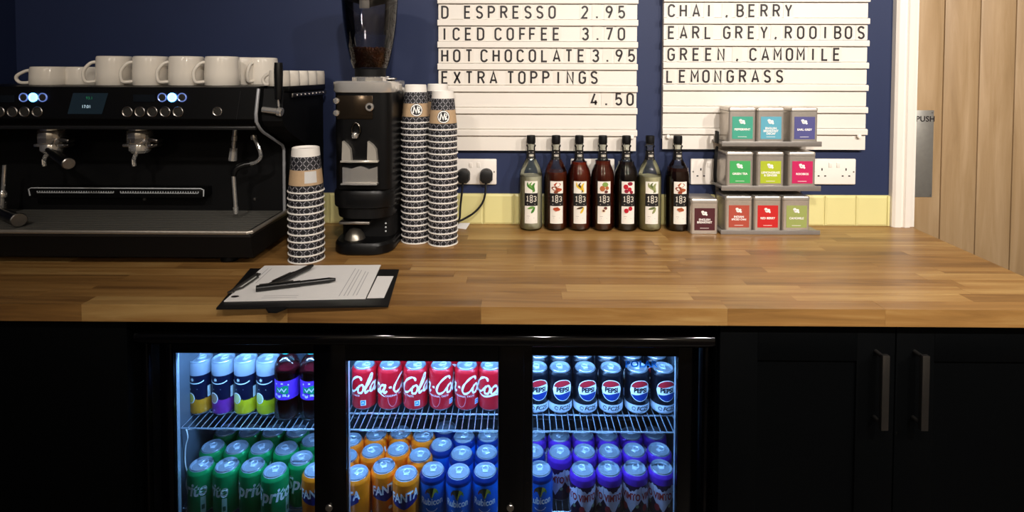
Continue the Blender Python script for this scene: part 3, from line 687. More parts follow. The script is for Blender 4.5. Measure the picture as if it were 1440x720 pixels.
B().span((-HWD, yl(1.647), 0.088), (HWD, yl(1.80), 0.37)).obj('back_panel', BLACKM, em, smooth=False)
B().prism([(yl(1.462), 0.385), (yl(1.474), 0.470), (yl(1.485), 0.473), (yl(1.80), 0.473), (yl(1.80), 0.360), (yl(1.56), 0.352), (yl(1.478), 0.360)], 'x', -HWD, HWD).obj('head', BLACK, em, smooth=False)
hy = lambda z: yl(1.462 + (z - 0.385) / 0.085 * 0.012) - 0.0008     # head front face
def front(px, py):
    q = E(px, py, 1.467); return (q[0], hy(q[2]), q[2])
B().span((-HWD, yl(1.456), 0.356), (HWD, yl(1.468), 0.366), 0.003).obj('head_lip', M('dark_grey_lip', '#242425', 0.3, 0.3), em)
# status screens and buttons
a = front(97, 160); b2 = front(151, 131)
scr = B().add([(a[0], hy(a[2]) - 0.001, a[2]), (b2[0] - 0.012, hy(a[2]) - 0.001, a[2]), (b2[0], hy(b2[2]) - 0.001, b2[2]), (a[0] + 0.010, hy(b2[2]) - 0.001, b2[2])], [[0, 1, 2, 3]]).obj('display', M('dim_screen', '#10171b', 0.2, 0, emit='#20303a', estr=0.25), em, smooth=False)
q = front(126, 138); B().text('93.1', 0.011, plane(q[0], q[1] - 0.003, q[2])).obj('screen_readout', M('green_readout', '#1d5f3d', 0.4, 0, emit='#2a8a58', estr=0.35), scr, smooth=False)
q = front(123, 150); B().text('17:01', 0.0115, plane(q[0], q[1] - 0.003, q[2])).obj('screen_readout', M('white_readout', '#b8ccd8', 0.4, 0, emit='#b8d4e4', estr=0.7), scr, smooth=False)
a = front(-8, 144); b2 = front(21, 134)
B().span((a[0], a[1] - 0.002, a[2]), (b2[0], a[1] + 0.002, b2[2])).obj('status_panel', M('dim_panel', '#12171d', 0.25), em, smooth=False)
a = front(188, 143); b2 = front(218, 133)
B().span((a[0], a[1] - 0.002, a[2]), (b2[0], a[1] + 0.002, b2[2])).obj('status_panel', M('dim_panel'), em, smooth=False)
ringm = B().lathe([(0.0125, 0), (0.0150, 0.0), (0.0160, 0.0035), (0.0145, 0.0045), (0.0125, 0.0035)], n=20)
def button(px, py, r, lit=0):
    q = front(px, py); s_ = r / 0.016; m = Matrix.Rotation(R(90), 3, 'X')
    cap = B().lathe([(0.0128 * s_, 0.0), (0.0125 * s_, 0.0022), (0, 0.0030)], q, 18, mat=m).obj('button', M('lit_blue_cap', '#cfe8ff', 0.4, 0, emit='#6db4ff', estr=2.2) if lit == 2 else M('grey_button_cap', '#56544f', 0.3, 0.7), em)
    B().lathe([(0.0118 * s_, 0), (0.0150 * s_, 0.0), (0.0160 * s_, 0.0030), (0.0145 * s_, 0.0042), (0.0120 * s_, 0.0032)], q, 20, mat=m).obj('button_ring', M('lit_blue_ring', '#dff0ff', 0.4, 0, emit='#4fa0ff', estr=6.0) if lit == 2 else (M('dim_blue_ring', '#9fb0d0', 0.3, 0.6, emit='#5f7fd8', estr=0.5) if lit == 1 else STEEL), cap)
for bx in (-16, 2, 20, 37, 55, 181, 198.5, 216, 234, 252): button(bx, 157, 0.0145)
for bx, l in ((33, 1), (46.5, 2), (60, 1), (228, 1), (242, 2), (256, 1)): button(bx, 137, 0.0125, l)
button(307, 156.5, 0.013)
a = front(334, 168); b2 = front(337, 128)
B().tube([(a[0], a[1] - 0.0005, a[2]), (b2[0], hy(b2[2]) - 0.0005, b2[2])], 0.0009, 6).obj('panel_seam', M('dark_grey_lip'), em)
# side plates with pale edging
prof = [(1.477, 0.466), (1.461, 0.400), (1.463, 0.378), (1.478, 0.362), (1.50, 0.347), (1.623, 0.295), (1.634, 0.28), (1.634, 0.092)]
for sx in (-1, 1):
    poly = [(yl(y), z) for y, z in prof] + [(yl(1.80), 0.092), (yl(1.80), 0.472)]
    sd = B().prism(poly, 'x', sx * HWD - 0.004, sx * HWD + 0.004).obj('side_plate', BLACK, em, smooth=False)
    B().tube([(sx * HWD, yl(y) - 0.001, z) for y, z in prof], 0.0046, 8).obj('plate_edging', M('grey_edging', '#9a9b9e', 0.45, 0.3), sd)
    x_ = sx * (HWD + 0.032)
    hp = [(yl(y) + 0.022, z) for y, z in prof]; B().prism(hp + [(yl(1.80), 0.092), (yl(1.80), 0.455), (hp[0][0], 0.455)][0:3], 'x', min(x_ - 0.028, x_ + 0.028), max(x_ - 0.028, x_ + 0.028)).obj('side_housing', BLACKM, em, smooth=False)
    rl = B().span((x_ - 0.027, yl(1.515), 0.456), (x_ + 0.036, yl(1.80), 0.472), 0.002).obj('cup_rail', BLACK, em)
    b_ = B().span((x_ + 0.034, yl(1.53), 0.440), (x_ + 0.039, yl(1.80), 0.452), 0.001)
    for k in range(8): b_.lathe([(0, 0.004), (0.003, 0.003), (0.004, 0)], (x_ + 0.039, yl(1.56 + k * 0.03), 0.446), 8, mat=Matrix.Rotation(R(90), 3, 'Y'))
    b_.obj('rail_studs', STEEL, rl)
# rear vent bar with two rows of bright teeth
YV = 1.60
a = E(42, 264, YV); b2 = E(286, 264, YV); a2 = E(42, 276, YV)
vb = B().span((a[0], yl(YV), a2[2] - 0.004), (b2[0], yl(1.648), a[2]), 0.004).obj('vent_bar', BLACK, em)
B().tube([(a[0], yl(YV), a2[2] + 0.002), (a[0] - 0.002, yl(YV) - 0.002, a[2] - 0.004), (a[0] + 0.006, yl(YV) - 0.002, a[2]), (b2[0] - 0.006, yl(YV) - 0.002, a[2]), (b2[0] + 0.002, yl(YV) - 0.002, a[2] - 0.004), (b2[0], yl(YV), a2[2] + 0.002)], 0.0018, 8).obj('vent_edging', M('pale_teeth', '#c9cdd0', 0.5, 0.1), vb)
for p0, p1 in ((53, 160), (170, 279)):
    t = B(); xa = E(p0, 270, YV)[0]; xb = E(p1, 270, YV)[0]; zc = E(100, 270, YV)[2]; n = 32
    for k in range(n): t.box((xa + (xb - xa) * k / (n - 1), yl(YV) - 0.0012, zc + 0.0015), (0.0024, 0.002, 0.0034))
    t.span((xa, yl(YV) - 0.0025, zc - 0.0026), (xb, yl(YV) + 0.001, zc - 0.0010))
    t.obj('vent_teeth', M('pale_teeth', '#c9cdd0', 0.5, 0.1), vb, smooth=False, kind='stuff')
for sx_ in (203, 358):
    q = E(sx_, 280, 1.645); B().lathe([(0.005, 0), (0.004, 0.004), (0, 0.005)], (q[0], yl(1.647), q[2]), 10, mat=Matrix.Rotation(R(90), 3, 'X')).obj('panel_bolt', STEEL, em)
# group heads with portafilters
HANDLEB = M('black_handle', '#0a0a0b', 0.3)
def group(px, cap_px, cap_py, cap_mat):
    YG = 1.56; q = E(px, 193, YG); cx, cy = q[0], yl(YG)
    zt = E(px, 184, YG - 0.03)[2]; zb = E(px, 203, YG - 0.03)[2]
    gh = B().lathe([(0.030, 0.36), (0.028, zt + 0.012), (0.029, zt)], (cx, cy, 0), 24).lathe([(0, zt), (0.0315, zt), (0.033, zt - 0.003), (0.033, zb + 0.003), (0.031, zb), (0, zb)], (cx, cy, 0), 28).obj('group_head', CHROME, em)
    pf = B().lathe([(0.027, zb), (0.0285, zb - 0.004), (0.0285, zb - 0.020), (0.022, zb - 0.028), (0, zb - 0.029)], (cx, cy, 0), 24)
    for s in (-1, 1): pf.box((cx + s * 0.034, cy - 0.005, zb - 0.006), (0.02, 0.016, 0.009), 0.003)
    pfo = pf.obj('portafilter', CHROME, em)
    b_ = B()
    b_.box((cx + 0.045, cy - 0.002, zb + 0.010), (0.030, 0.028, 0.012), 0.004, rot=(0, R(14), 0)).box((cx + 0.042, cy, zb - 0.008), (0.030, 0.026, 0.008), 0.003, rot=(0, R(-16), 0))
    b_.obj('locking_ear', STEEL, gh)
    b_ = B()
    b_.tube(smoothline([(cx - 0.004, cy - 0.004, zb - 0.024), (cx - 0.004, cy - 0.014, zb - 0.034), (cx + 0.000, cy - 0.028, zb - 0.046), (cx + 0.003, cy - 0.030, zb - 0.062)], 4), 0.0055, 10)
    b_.tube([(cx + 0.003, cy - 0.035, zb - 0.058), (cx + 0.0015, cy - 0.034, zb - 0.044), (cx - 0.004, cy - 0.02, zb - 0.032)], 0.0028, 8)
    b_.obj('spout', CHROME, pfo)
    if cap_px:
        e = Vector(E(cap_px, cap_py, 1.455)); p0 = Vector((cx + 0.010, cy - 0.026, zb - 0.016)); d = (e - p0).normalized()
        B().rod(p0, p0 + d * (0.3 * (e - p0).length), 0.007, 12, r2=0.010).rod(p0 + d * (0.3 * (e - p0).length), e - d * 0.004, 0.0115, 16, r2=0.0150).obj('handle', HANDLEB, pfo)
        B().rod(e - d * 0.005, e + d * 0.003, 0.0158, 20, bev=0.002).obj('handle_cap', cap_mat, pfo)
group(73, 96.5, 230, STEEL)
group(197, None, None, HANDLEB)
# hot water tap
q = [E(331, 182, 1.58), E(330, 191, 1.58), E(329.5, 198, 1.58), E(328.5, 208, 1.58), E(327, 226, 1.58)]
B().rod(q[1], q[0], 0.0075, 14).rod(q[2], q[1], 0.0085, 14, bev=0.001).rod(q[3], q[2], 0.005, 14).rod(E(328.6, 205, 1.58), E(329, 199, 1.58), 0.0065, 14).rod(q[4], q[3], 0.012, 16, r2=0.0105, bev=0.001).obj('water_tap', CHROME, em)
# steam wand: curved chrome pipe, rubber grip, straight tip
ys = 1.565
up_ = [E(357, 193, ys), E(362, 203, ys), E(366, 214, ys), E(366, 222, ys), E(360, 228, ys), E(350, 231, ys)]
wd = B().tube(smoothline([tuple(v) for v in up_], 6), 0.0052, 10).lathe([(0, -0.01), (0.008, -0.007), (0.0095, 0), (0.008, 0.007), (0, 0.010)], E(357, 193, ys), 14).obj('steam_wand', CHROME, em)
gr = [E(352, 230.5, ys), E(343, 232, ys - 0.005), E(334, 236, ys - 0.01), E(329.5, 242, ys - 0.012), E(328.5, 247, ys - 0.012)]
B().tube(smoothline([tuple(v) for v in gr], 5), 0.0085, 12).obj('rubber_grip', HANDLEB, wd)
B().rod(E(328.3, 246, ys - 0.012), E(331.5, 292, ys - 0.02), 0.0055, 12).rod(E(331.3, 291, ys - 0.02), E(331.8, 301, ys - 0.02), 0.0075, 12, r2=0.006, bev=0.001).obj('wand_tip', CHROME, wd)
# left steam wand that hangs at the picture edge
B().rod(E(6.5, 232, 1.55), E(4, 272, 1.55), 0.0050, 10).lathe([(0, -0.012), (0.010, -0.006), (0.011, 0.003), (0.007, 0.012), (0, 0.013)], E(4, 274, 1.55), 14).rod(E(3, 276, 1.55), E(2, 292, 1.55), 0.007, 12).obj('steam_wand', CHROME, em)
# steam lever at the right of the head
yv = 1.475
lv = B().rod(E(369, 154, yv), E(390, 156.5, yv), 0.0085, 16, bev=0.001).rod(E(390, 156.5, yv), E(397, 158, yv), 0.0125, 16, bev=0.002).rod(E(392, 150, yv), E(391, 138, yv), 0.003, 10).obj('steam_lever', CHROME, em)
B().tube([E(391.5, 140, yv), E(391.8, 125, yv), E(391.5, 100, yv), E(391.5, 88, yv)], [0.0085, 0.0105, 0.0118, 0.0105], 14).obj('lever_grip', HANDLEB, lv)
# portafilter resting on the drip tray
pz = WT + 0.0925
pfr = thing('portafilter', 'loose portafilter with grey capped handle lying on drip tray far left', 'portafilter', (P(-10, 300, 1.56).x, 1.56, pz))
ox, oy = pfr.location.x, pfr.location.y
e = P(26, 304, 1.45); e = Vector((e.x - ox, e.y - oy, 0.0195))
B().lathe([(0, 0.002), (0.026, 0.002), (0.030, 0.006), (0.030, 0.03), (0.032, 0.032), (0.032, 0.036), (0.028, 0.036), (0.026, 0.010), (0, 0.008)], n=24).obj('basket', CHROME, pfr)
d = Vector((e.x, e.y, 0)).normalized()
B().rod(d * 0.028 + Vector((0, 0, 0.02)), d * 0.055 + Vector((0, 0, 0.0195)), 0.007, 12).rod(d * 0.055 + Vector((0, 0, 0.0195)), e - d * 0.003, 0.0125, 16, r2=0.0165).obj('handle', HANDLEB, pfr)
B().rod(e - d * 0.004, e + d * 0.004, 0.0185, 22, bev=0.002).obj('handle_cap', STEEL, pfr)

# ------------------------------------------------------------------ mugs and cups on the machine
MZ = WT + 0.4735
def mug(name, r, h, cat, hs=1.0):
    """stands upside down: base ring on top"""
    t = thing(name, 'x', cat)
    B().lathe([(r - 0.003, 0.006), (r - 0.003, 0.0015), (r - 0.0015, 0), (r, 0.0015), (r * 0.992, h * 0.4), (r * 0.968, h * 0.8), (r * 0.955, h - 0.006), (r * 0.925, h - 0.001), (r * 0.88, h), (r * 0.82, h - 0.001), (r * 0.80, h - 0.003), (0, h - 0.003)], n=36).obj('body', CERAM, t, ang=1.0)
    pts = [(-r * 0.95, 0, h * 0.80), (-r * 1.22, 0, h * 0.74), (-r * 1.58 * hs, 0, h * 0.52), (-r * 1.62 * hs, 0, h * 0.30), (-r * 1.42, 0, h * 0.12), (-r * 0.99, 0, h * 0.13)]
    B().tube(smoothline(pts, 6), 0.0046, 10).obj('handle', CERAM, t, ang=1.0)
    return Proto(t)
MUG = mug('mug', 0.0465, 0.082, 'mug', 0.95); CUP = mug('cappuccino_cup', 0.050, 0.052, 'cup', 1.0); ESP = mug('espresso_cup', 0.0285, 0.044, 'cup')
for i, px in enumerate((162, 213, 263, 313)):
    q = P(px, 110, 1.555); MUG.put((q.x, 1.555, MZ), R(36), f'upturned white mug, {ORD[i]} from the left along the front of espresso machine', 'upturned white mugs')
for i, (px, y) in enumerate(((341, 1.66), (369, 1.685))):
    q = P(px, 105, y); MUG.put((q.x, y, MZ), R(80), ['upturned white mug tucked behind the rightmost front mug', 'upturned white mug behind the steam lever in the back row'][i], 'upturned white mugs')
for i, (px, y, t) in enumerate(((72, 1.56, 18), (117, 1.60, 22))):
    q = P(px, 110, y); CUP.put((q.x, y, MZ), R(t), ['low upturned white cup farthest left on the espresso machine', 'low upturned white cup between farthest left cup and first mug'][i], 'low white cups')
for i in range(5):
    y = 1.535 + i * 0.0585; ESP.put((-0.668 + 0.004 * i, y, MZ - 0.0015), R(0), f'small upturned white cup, {ORD[i]} from the front along the machine right edge', 'small white cups')

# ------------------------------------------------------------------ grinder and tamper
GX, GY = -0.430, 1.608
tp = thing('automatic_tamper', 'black rounded automatic tamper unit standing under the coffee grinder', 'tamper', (GX - 0.006, GY, WT))
TPX = GX - 0.006
def T(px, py, Y):
    q = P(px, py, Y); return (q.x - TPX, Y - GY, q.z - WT)
def rrect(w_, d_, r_, n=5):
    out = []
    for cx, cy, a in ((w_ / 2 - r_, d_ / 2 - r_, 0), (-w_ / 2 + r_, d_ / 2 - r_, 90), (-w_ / 2 + r_, -d_ / 2 + r_, 180), (w_ / 2 - r_, -d_ / 2 + r_, 270)):
        for k in range(n + 1): out.append((cx + r_ * math.cos(R(a + 90 * k / n)), cy + r_ * math.sin(R(a + 90 * k / n))))
    return out
def stack(b_, layers, mi=0):
    """layers: (z, width, depth, radius, dy)"""
    vs_ = []; fs = []; n = None
    for z, w_, d_, r_, dy in layers:
        p = rrect(w_, d_, r_); n = len(p); vs_ += [(x, y + dy, z) for x, y in p]
    for i in range(len(layers) - 1):
        for k in range(n): fs.append([i * n + k, i * n + (k + 1) % n, (i + 1) * n + (k + 1) % n, (i + 1) * n + k])
    fs.append(list(range(n))[::-1]); fs.append([(len(layers) - 1) * n + k for k in range(n)])
    return b_.add(vs_, fs, mi)
stack(B(), [(0.0, 0.160, 0.195, 0.06, 0), (0.004, 0.170, 0.205, 0.062, 0), (0.026, 0.170, 0.205, 0.062, 0), (0.034, 0.160, 0.195, 0.06, 0)]).obj('base', BLACK, tp)
stack(B(), [(0.034, 0.155, 0.12, 0.03, 0.03), (0.128, 0.155, 0.12, 0.03, 0.03)]).obj('column', BLACKM, tp)
stack(B(), [(0.100, 0.160, 0.17, 0.06, 0), (0.128, 0.164, 0.18, 0.062, 0), (0.134, 0.172, 0.20, 0.064, -0.004), (0.172, 0.172, 0.205, 0.064, -0.006), (0.182, 0.162, 0.195, 0.06, -0.006)]).obj('head', M('black_satin', '#0a0a0b', 0.34, 0, 0.1, spec=0.3), tp)
b_ = B(); q = T(500, 312, 1.55); b_.box((q[0], q[1], q[2]), (0.088, 0.03, 0.009), 0.003); b_.obj('fork', STEEL, tp)
b_ = B(); q = T(499, 331, 1.56); b_.lathe([(0, -0.022), (0.030, -0.022), (0.032, -0.016), (0.026, 0.004), (0.016, 0.018), (0.008, 0.022), (0, 0.022)], q, 24); b_.obj('tamper_cone', M('dull_tamper_steel', '#7d786f', 0.3, 0.9), tp)
b_ = B(); q = T(498, 341, 1.54); b_.tube([(q[0] - 0.045, q[1] + 0.02, q[2] + 0.004), (q[0] - 0.036, q[1] - 0.006, q[2]), (q[0] + 0.036, q[1] - 0.006, q[2]), (q[0] + 0.045, q[1] + 0.02, q[2] + 0.004)], 0.003, 8); b_.obj('portafilter_rest', CHROME, tp)
q = T(492.5, 303, 1.53); B().box((q[0], q[1] + 0.004, q[2]), (0.020, 0.004, 0.008), 0.001).obj('badge', M('grey_badge', '#8d8d8d', 0.4), tp)
b_ = B()
for yy in (314, 319.5, 325): q = T(542.5, yy, 1.56); b_.lathe([(0.0028, 0), (0.002, 0.002), (0, 0.0025)], (q[0], q[1], q[2]), 8, mat=Matrix.Rotation(R(90), 3, 'X'))
b_.obj('indicator', M('pale_led', '#c9cdd0', 0.4), tp)
gd = thing('coffee_grinder', 'tall black coffee grinder with clear bean hopper and chrome collar', 'grinder', (GX, GY, WT + 0.182))
GZ = WT + 0.182
def G(px, py, Y):
    q = P(px, py, Y); return (q.x - GX, Y - GY, q.z - GZ)
zc = lambda z: z - 0.182
stack(B(), [(0.0, 0.150, 0.19, 0.03, 0), (0.004, 0.158, 0.198, 0.03, 0), (zc(0.456), 0.160, 0.200, 0.03, 0)]).obj('body', BLACK, gd)
stack(B(), [(zc(0.456), 0.172, 0.212, 0.05, -0.002), (zc(0.460), 0.176, 0.216, 0.052, -0.002), (zc(0.484), 0.176, 0.216, 0.052, -0.002), (zc(0.487), 0.170, 0.210, 0.05, -0.002)]).obj('collar', M('collar_chrome', '#dcd8d2', 0.14, 0.62), gd)
GYF = 1.52
nk = B().lathe([(0.052, zc(0.486)), (0.052, zc(0.497)), (0.050, zc(0.499)), (0.0, zc(0.499))], (0.004, -0.02, 0), 32).obj('collar_ring', CHROME, gd)
B().lathe([(0.044, zc(0.498)), (0.044, zc(0.520)), (0.049, zc(0.524)), (0, zc(0.524))], (0.004, -0.02, 0), 32).obj('hopper_neck', BLACKM, gd)
q = G(545, 109, 1.60); B().span((q[0] - 0.02, q[1] - 0.015, zc(0.4865)), (q[0] + 0.018, q[1] + 0.02, q[2] - 0.004), 0.003).obj('fine_adjust_lever', BLACKM, gd)
B().span((q[0] - 0.016, q[1] - 0.017, q[2] - 0.006), (q[0] + 0.024, q[1] + 0.018, q[2] - 0.001), 0.002).span((q[0] - 0.013, q[1] - 0.012, q[2] - 0.001), (q[0] + 0.006, q[1] + 0.01, q[2] + 0.004), 0.002).obj('shutter_slide', STEEL, gd)
hop = [(0.049, 0.524), (0.056, 0.545), (0.0645, 0.585), (0.071, 0.625), (0.076, 0.665), (0.079, 0.710), (0.080, 0.735)]
ho = B().lathe([(r, zc(z)) for r, z in hop], (0.004, -0.02, 0), 40).obj('hopper', HOPG, gd, ang=1.2)
B().lathe([(r - 0.006, zc(z)) for r, z in hop[3:]] + [], (0.000, -0.012, 0), 40).obj('hopper_inner_wall', HOPG, ho, ang=1.2)
lidp = B().lathe([(0.0, zc(0.735)), (0.084, zc(0.735)), (0.085, zc(0.742)), (0.082, zc(0.770)), (0.07, zc(0.776)), (0, zc(0.776))], (0.004, -0.02, 0), 40).lathe([(0.0, zc(0.700)), (0.078, zc(0.722)), (0.079, zc(0.7345))], (0.004, -0.02, 0), 40).obj('hopper_lid', BLACKM, gd)
B().span((-0.012, -0.075, zc(0.69)), (0.016, -0.07, zc(0.735)), 0.002).obj('lid_clip', M('grey_badge'), lidp)
BEANM = M('roasted_beans', '#4a2815', 0.32, 0, 0.35, 120)
bb = B(); rb = random.Random(3)
bb.lathe([(0, zc(0.5255)), (0.043, zc(0.5255)), (0.050, zc(0.545)), (0.0555, zc(0.572)), (0.0, zc(0.574))], (0.004, -0.02, 0), 28)
def bean(c):
    m = Euler((rb.uniform(0, 6), rb.uniform(0, 6), rb.uniform(0, 6))).to_matrix()
    bb.lathe([(0, -0.0055), (0.0028, -0.004), (0.0037, 0), (0.0028, 0.004), (0, 0.0055)], c, 6, mat=m)
for k in range(520):
    if k < 330:
        z = rb.uniform(0.529, 0.574); r_ = 0.044 + (z - 0.5255) / 0.048 * 0.0125 - 0.0015; a = rb.uniform(0, 2 * math.pi)
        bean((0.004 + r_ * math.cos(a), -0.02 + r_ * math.sin(a), zc(z)))
    else:
        r_ = 0.052 * math.sqrt(rb.random()); a = rb.uniform(0, 2 * math.pi); bean((0.004 + r_ * math.cos(a), -0.02 + r_ * math.sin(a), zc(0.576 + rb.uniform(-0.002, 0.005))))
bb.obj('coffee_beans', BEANM, gd, kind='stuff', ang=1.0)
a = G(476, 167, GYF); b2 = G(526, 134, GYF)
B().span((a[0], -0.1035, a[2]), (b2[0], -0.0985, b2[2]), 0.002).obj('name_plate', M('bronze_plate', '#4a3f33', 0.16, 0.85, 0.08), gd)
for yy in (141.5, 158.5):
    q = G(475, yy, GYF - 0.004); B().lathe([(0.0085, 0), (0.0085, 0.006), (0.006, 0.0085), (0, 0.009)], (q[0], -0.1005, q[2]), 16, mat=Matrix.Rotation(R(90), 3, 'X')).obj('plate_bolt', CHROME, gd)
q = G(522, 150, GYF - 0.004)
kn = B().lathe([(0.0115, 0), (0.0115, 0.008), (0.0095, 0.010), (0.006, 0.010), (0.005, 0.007), (0, 0.007)], (q[0], -0.1035, q[2]), 20, mat=Matrix.Rotation(R(90), 3, 'X')).obj('dial', CHROME, gd)
B().lathe([(0.0052, 0.0), (0.0052, 0.0085), (0, 0.0085)], (q[0], -0.1035, q[2]), 12, mat=Matrix.Rotation(R(90), 3, 'X')).obj('dial_centre', BLACKM, kn)
q = G(503, 182, GYF); b_ = B(); sh_ = [(q[0] + 0.0115 * math.cos(a), -0.106, q[2] + 0.020 * math.sin(a)) for a in [2 * math.pi * k / 24 for k in range(24)]]
b_.tube(sh_, 0.0028, 8, closed=True); so = b_.obj('spout_ring', M('dark_chrome', '#6d6862', 0.15, 1.0), gd)
q = G(502, 190, GYF); B().lathe([(0, 0.012), (0.007, 0.008), (0.0095, 0), (0.008, -0.006), (0, -0.008)], (q[0], -0.108, q[2]), 16).obj('spout_tip', CHROME, so)
fork = [(0, 0, 0)]
a = G(478, 229, 1.49); b2 = G(531, 199, 1.49); yf = yl(1.49) + EYc - GY
fk = B().span((a[0], yf, a[2]), (b2[0], -0.098, a[2] + 0.006), 0.002)
for s0, s1 in ((a[0] + 0.004, a[0] + 0.030), (b2[0] - 0.030, b2[0] - 0.003)):
    fk.prism([(s0, a[2] + 0.005), (s1, a[2] + 0.005), (s1 - 0.003, b2[2] - 0.022), (s1 - 0.012, b2[2] - 0.010), (s0 + 0.002, b2[2])], 'y', yf + 0.002, yf + 0.022)
fk.box(((a[0] + b2[0]) / 2, yf + 0.03, (a[2] + b2[2]) / 2), (0.036, 0.02, 0.045), 0.006)
fk.obj('portafilter_fork', M('warm_chrome', '#ded8cc', 0.16, 0.62), gd, smooth=True)
a = G(481, 258, 1.49); b2 = G(530, 236, 1.49)
xs_ = [a[0] + (b2[0] - a[0]) * t for t in (0, 0.25, 0.4, 0.5, 0.6, 0.75, 1)]; hs_ = [b2[2], b2[2] - 0.004, b2[2] + 0.001, b2[2] + 0.003, b2[2] + 0.001, b2[2] - 0.005, b2[2] + 0.002]
poly = [(a[0], a[2])] + [(b2[0], a[2])] + [(x, z) for x, z in zip(xs_, hs_)][::-1]
B().prism(poly, 'y', yf + 0.004, yf + 0.012).span((a[0] - 0.002, yf - 0.008, a[2] - 0.003), (b2[0] + 0.002, yf + 0.014, a[2] + 0.0015), 0.001).span((-0.03, yf + 0.01, a[2]), (0.02, -0.098, a[2] + 0.01), 0.0).obj('catch_plate', CHROME, gd, smooth=False)

# ------------------------------------------------------------------ paper cups in stacks
def make_cup(name, rim, base, h, badge=None):
    t = thing(name, 'x', 'paper cup')
    f = lambda z: rim + (base - rim) * z / h
    zs = [(0.0, 1), (0.021 * h / 0.12, 2), (0.062 * h / 0.12, 1), (0.097 * h / 0.12, 0)]
    prof = [(rim - 0.0012, 0.001)]; mis = [0]; last = 0
    for i, (z, mi) in enumerate(zs):
        z = max(z, 0.004); prof.append((f(z), z)); mis.append(mi)
    mis = [0, 1, 2, 1, 0, 0, 0, 0]
    prof += [(f(h - 0.001), h - 0.001), (f(h) - 0.0015, h), (f(h) - 0.003, h - 0.006), (0, h - 0.006)]
    body = B().lathe(prof, n=40, mis=mis, uv=True).obj('body', [CUPW, WEAVE, KRAFT], t)
    ring = [((rim) * math.cos(a), rim * math.sin(a), 0.0024) for a in [2 * math.pi * k / 40 for k in range(40)]]
    B().tube(ring, 0.0023, 6, closed=True).obj('rim', CUPW, t)
    if badge == 'logo':
        zc_ = 0.042 * h / 0.12; rr = f(zc_)
        def cone(off): return lambda a, b: ((f(zc_ + b) + off) * math.sin(a / rr), -(f(zc_ + b) + off) * math.cos(a / rr), zc_ + b)
        b_ = B(); b_.disc(0, 0, 0.0190, 0.0190, cone(0.0004), 0, 16); b_.disc(0, 0, 0.0176, 0.0176, cone(0.0006), 1, 16); b_.disc(0, 0, 0.0148, 0.0148, cone(0.0008), 0, 16)
        mpl = cone(0.0010); b_.ribbon([(-0.010, -0.009), (-0.007, 0.009), (-0.001, -0.007), (0.003, 0.009), (0.006, -0.009)], 0.0042, mpl, 1)
        b_.ribbon(smoothline([(0.004, 0.009), (0.010, 0.007), (0.008, 0.001), (0.006, -0.001), (0.0115, -0.008)], 5), 0.0022, mpl, 1)
        b_.obj('round_badge', [M('cup_ink', '#16151a', 0.5), WHITEINK], body, smooth=False)
    if badge == 'sticker':
        zc_ = 0.044; rr = f(zc_)
        mpl = lambda a, b: ((f(zc_ + b) + 0.0005) * math.sin(a / rr), -(f(zc_ + b) + 0.0005) * math.cos(a / rr), zc_ + b)
        B().cols(0.012, 0.044, -0.016, 0.015, mpl, 0, 8).obj('plain_sticker', M('sticker_grey', '#c9c7c4', 0.6), body, smooth=False)
    return Proto(t)
PC = make_cup('paper_cup', 0.0428, 0.0315, 0.115); PCL = make_cup('paper_cup', 0.0428, 0.0315, 0.115, 'logo')
PB = make_cup('paper_cup', 0.0466, 0.0355, 0.120); PBS = make_cup('paper_cup', 0.0466, 0.0355, 0.120, 'sticker')
def stack_of(x, y, n, pitch, plain, topp, turn, where, group):
    for i in range(n):
        lb = f'woven-print paper cup, {ORD[n - 1 - i]} from the top of {where}' if i < n - 1 else f'woven-print paper cup topping {where}, base showing'
        (topp if i == n - 1 else plain).put((x, y, WT + i * pitch), R(turn if i == n - 1 else 40 * i), lb, group)
stack_of(-0.575, 1.481, 11, 0.0188, PB, PBS, 0, 'the short stack beside the espresso machine', 'short cup stack')
stack_of(-0.306, 1.651, 21, 0.0180, PC, PCL, 14, 'the tall front stack next to the grinder', 'tall cup stack next to grinder')
stack_of(-0.2205, 1.629, 20, 0.0180, PC, PCL, 10, 'the tall front stack next to the plugs', 'tall cup stack next to plugs')
stack_of(-0.345, 1.752, 20, 0.0180, PC, PC, 0, 'the half-hidden rear stack behind the grinder side', 'rear cup stack behind grinder')
stack_of(-0.2545, 1.752, 21, 0.0180, PC, PC, 0, 'the half-hidden rear stack between both front stacks', 'rear cup stack between')

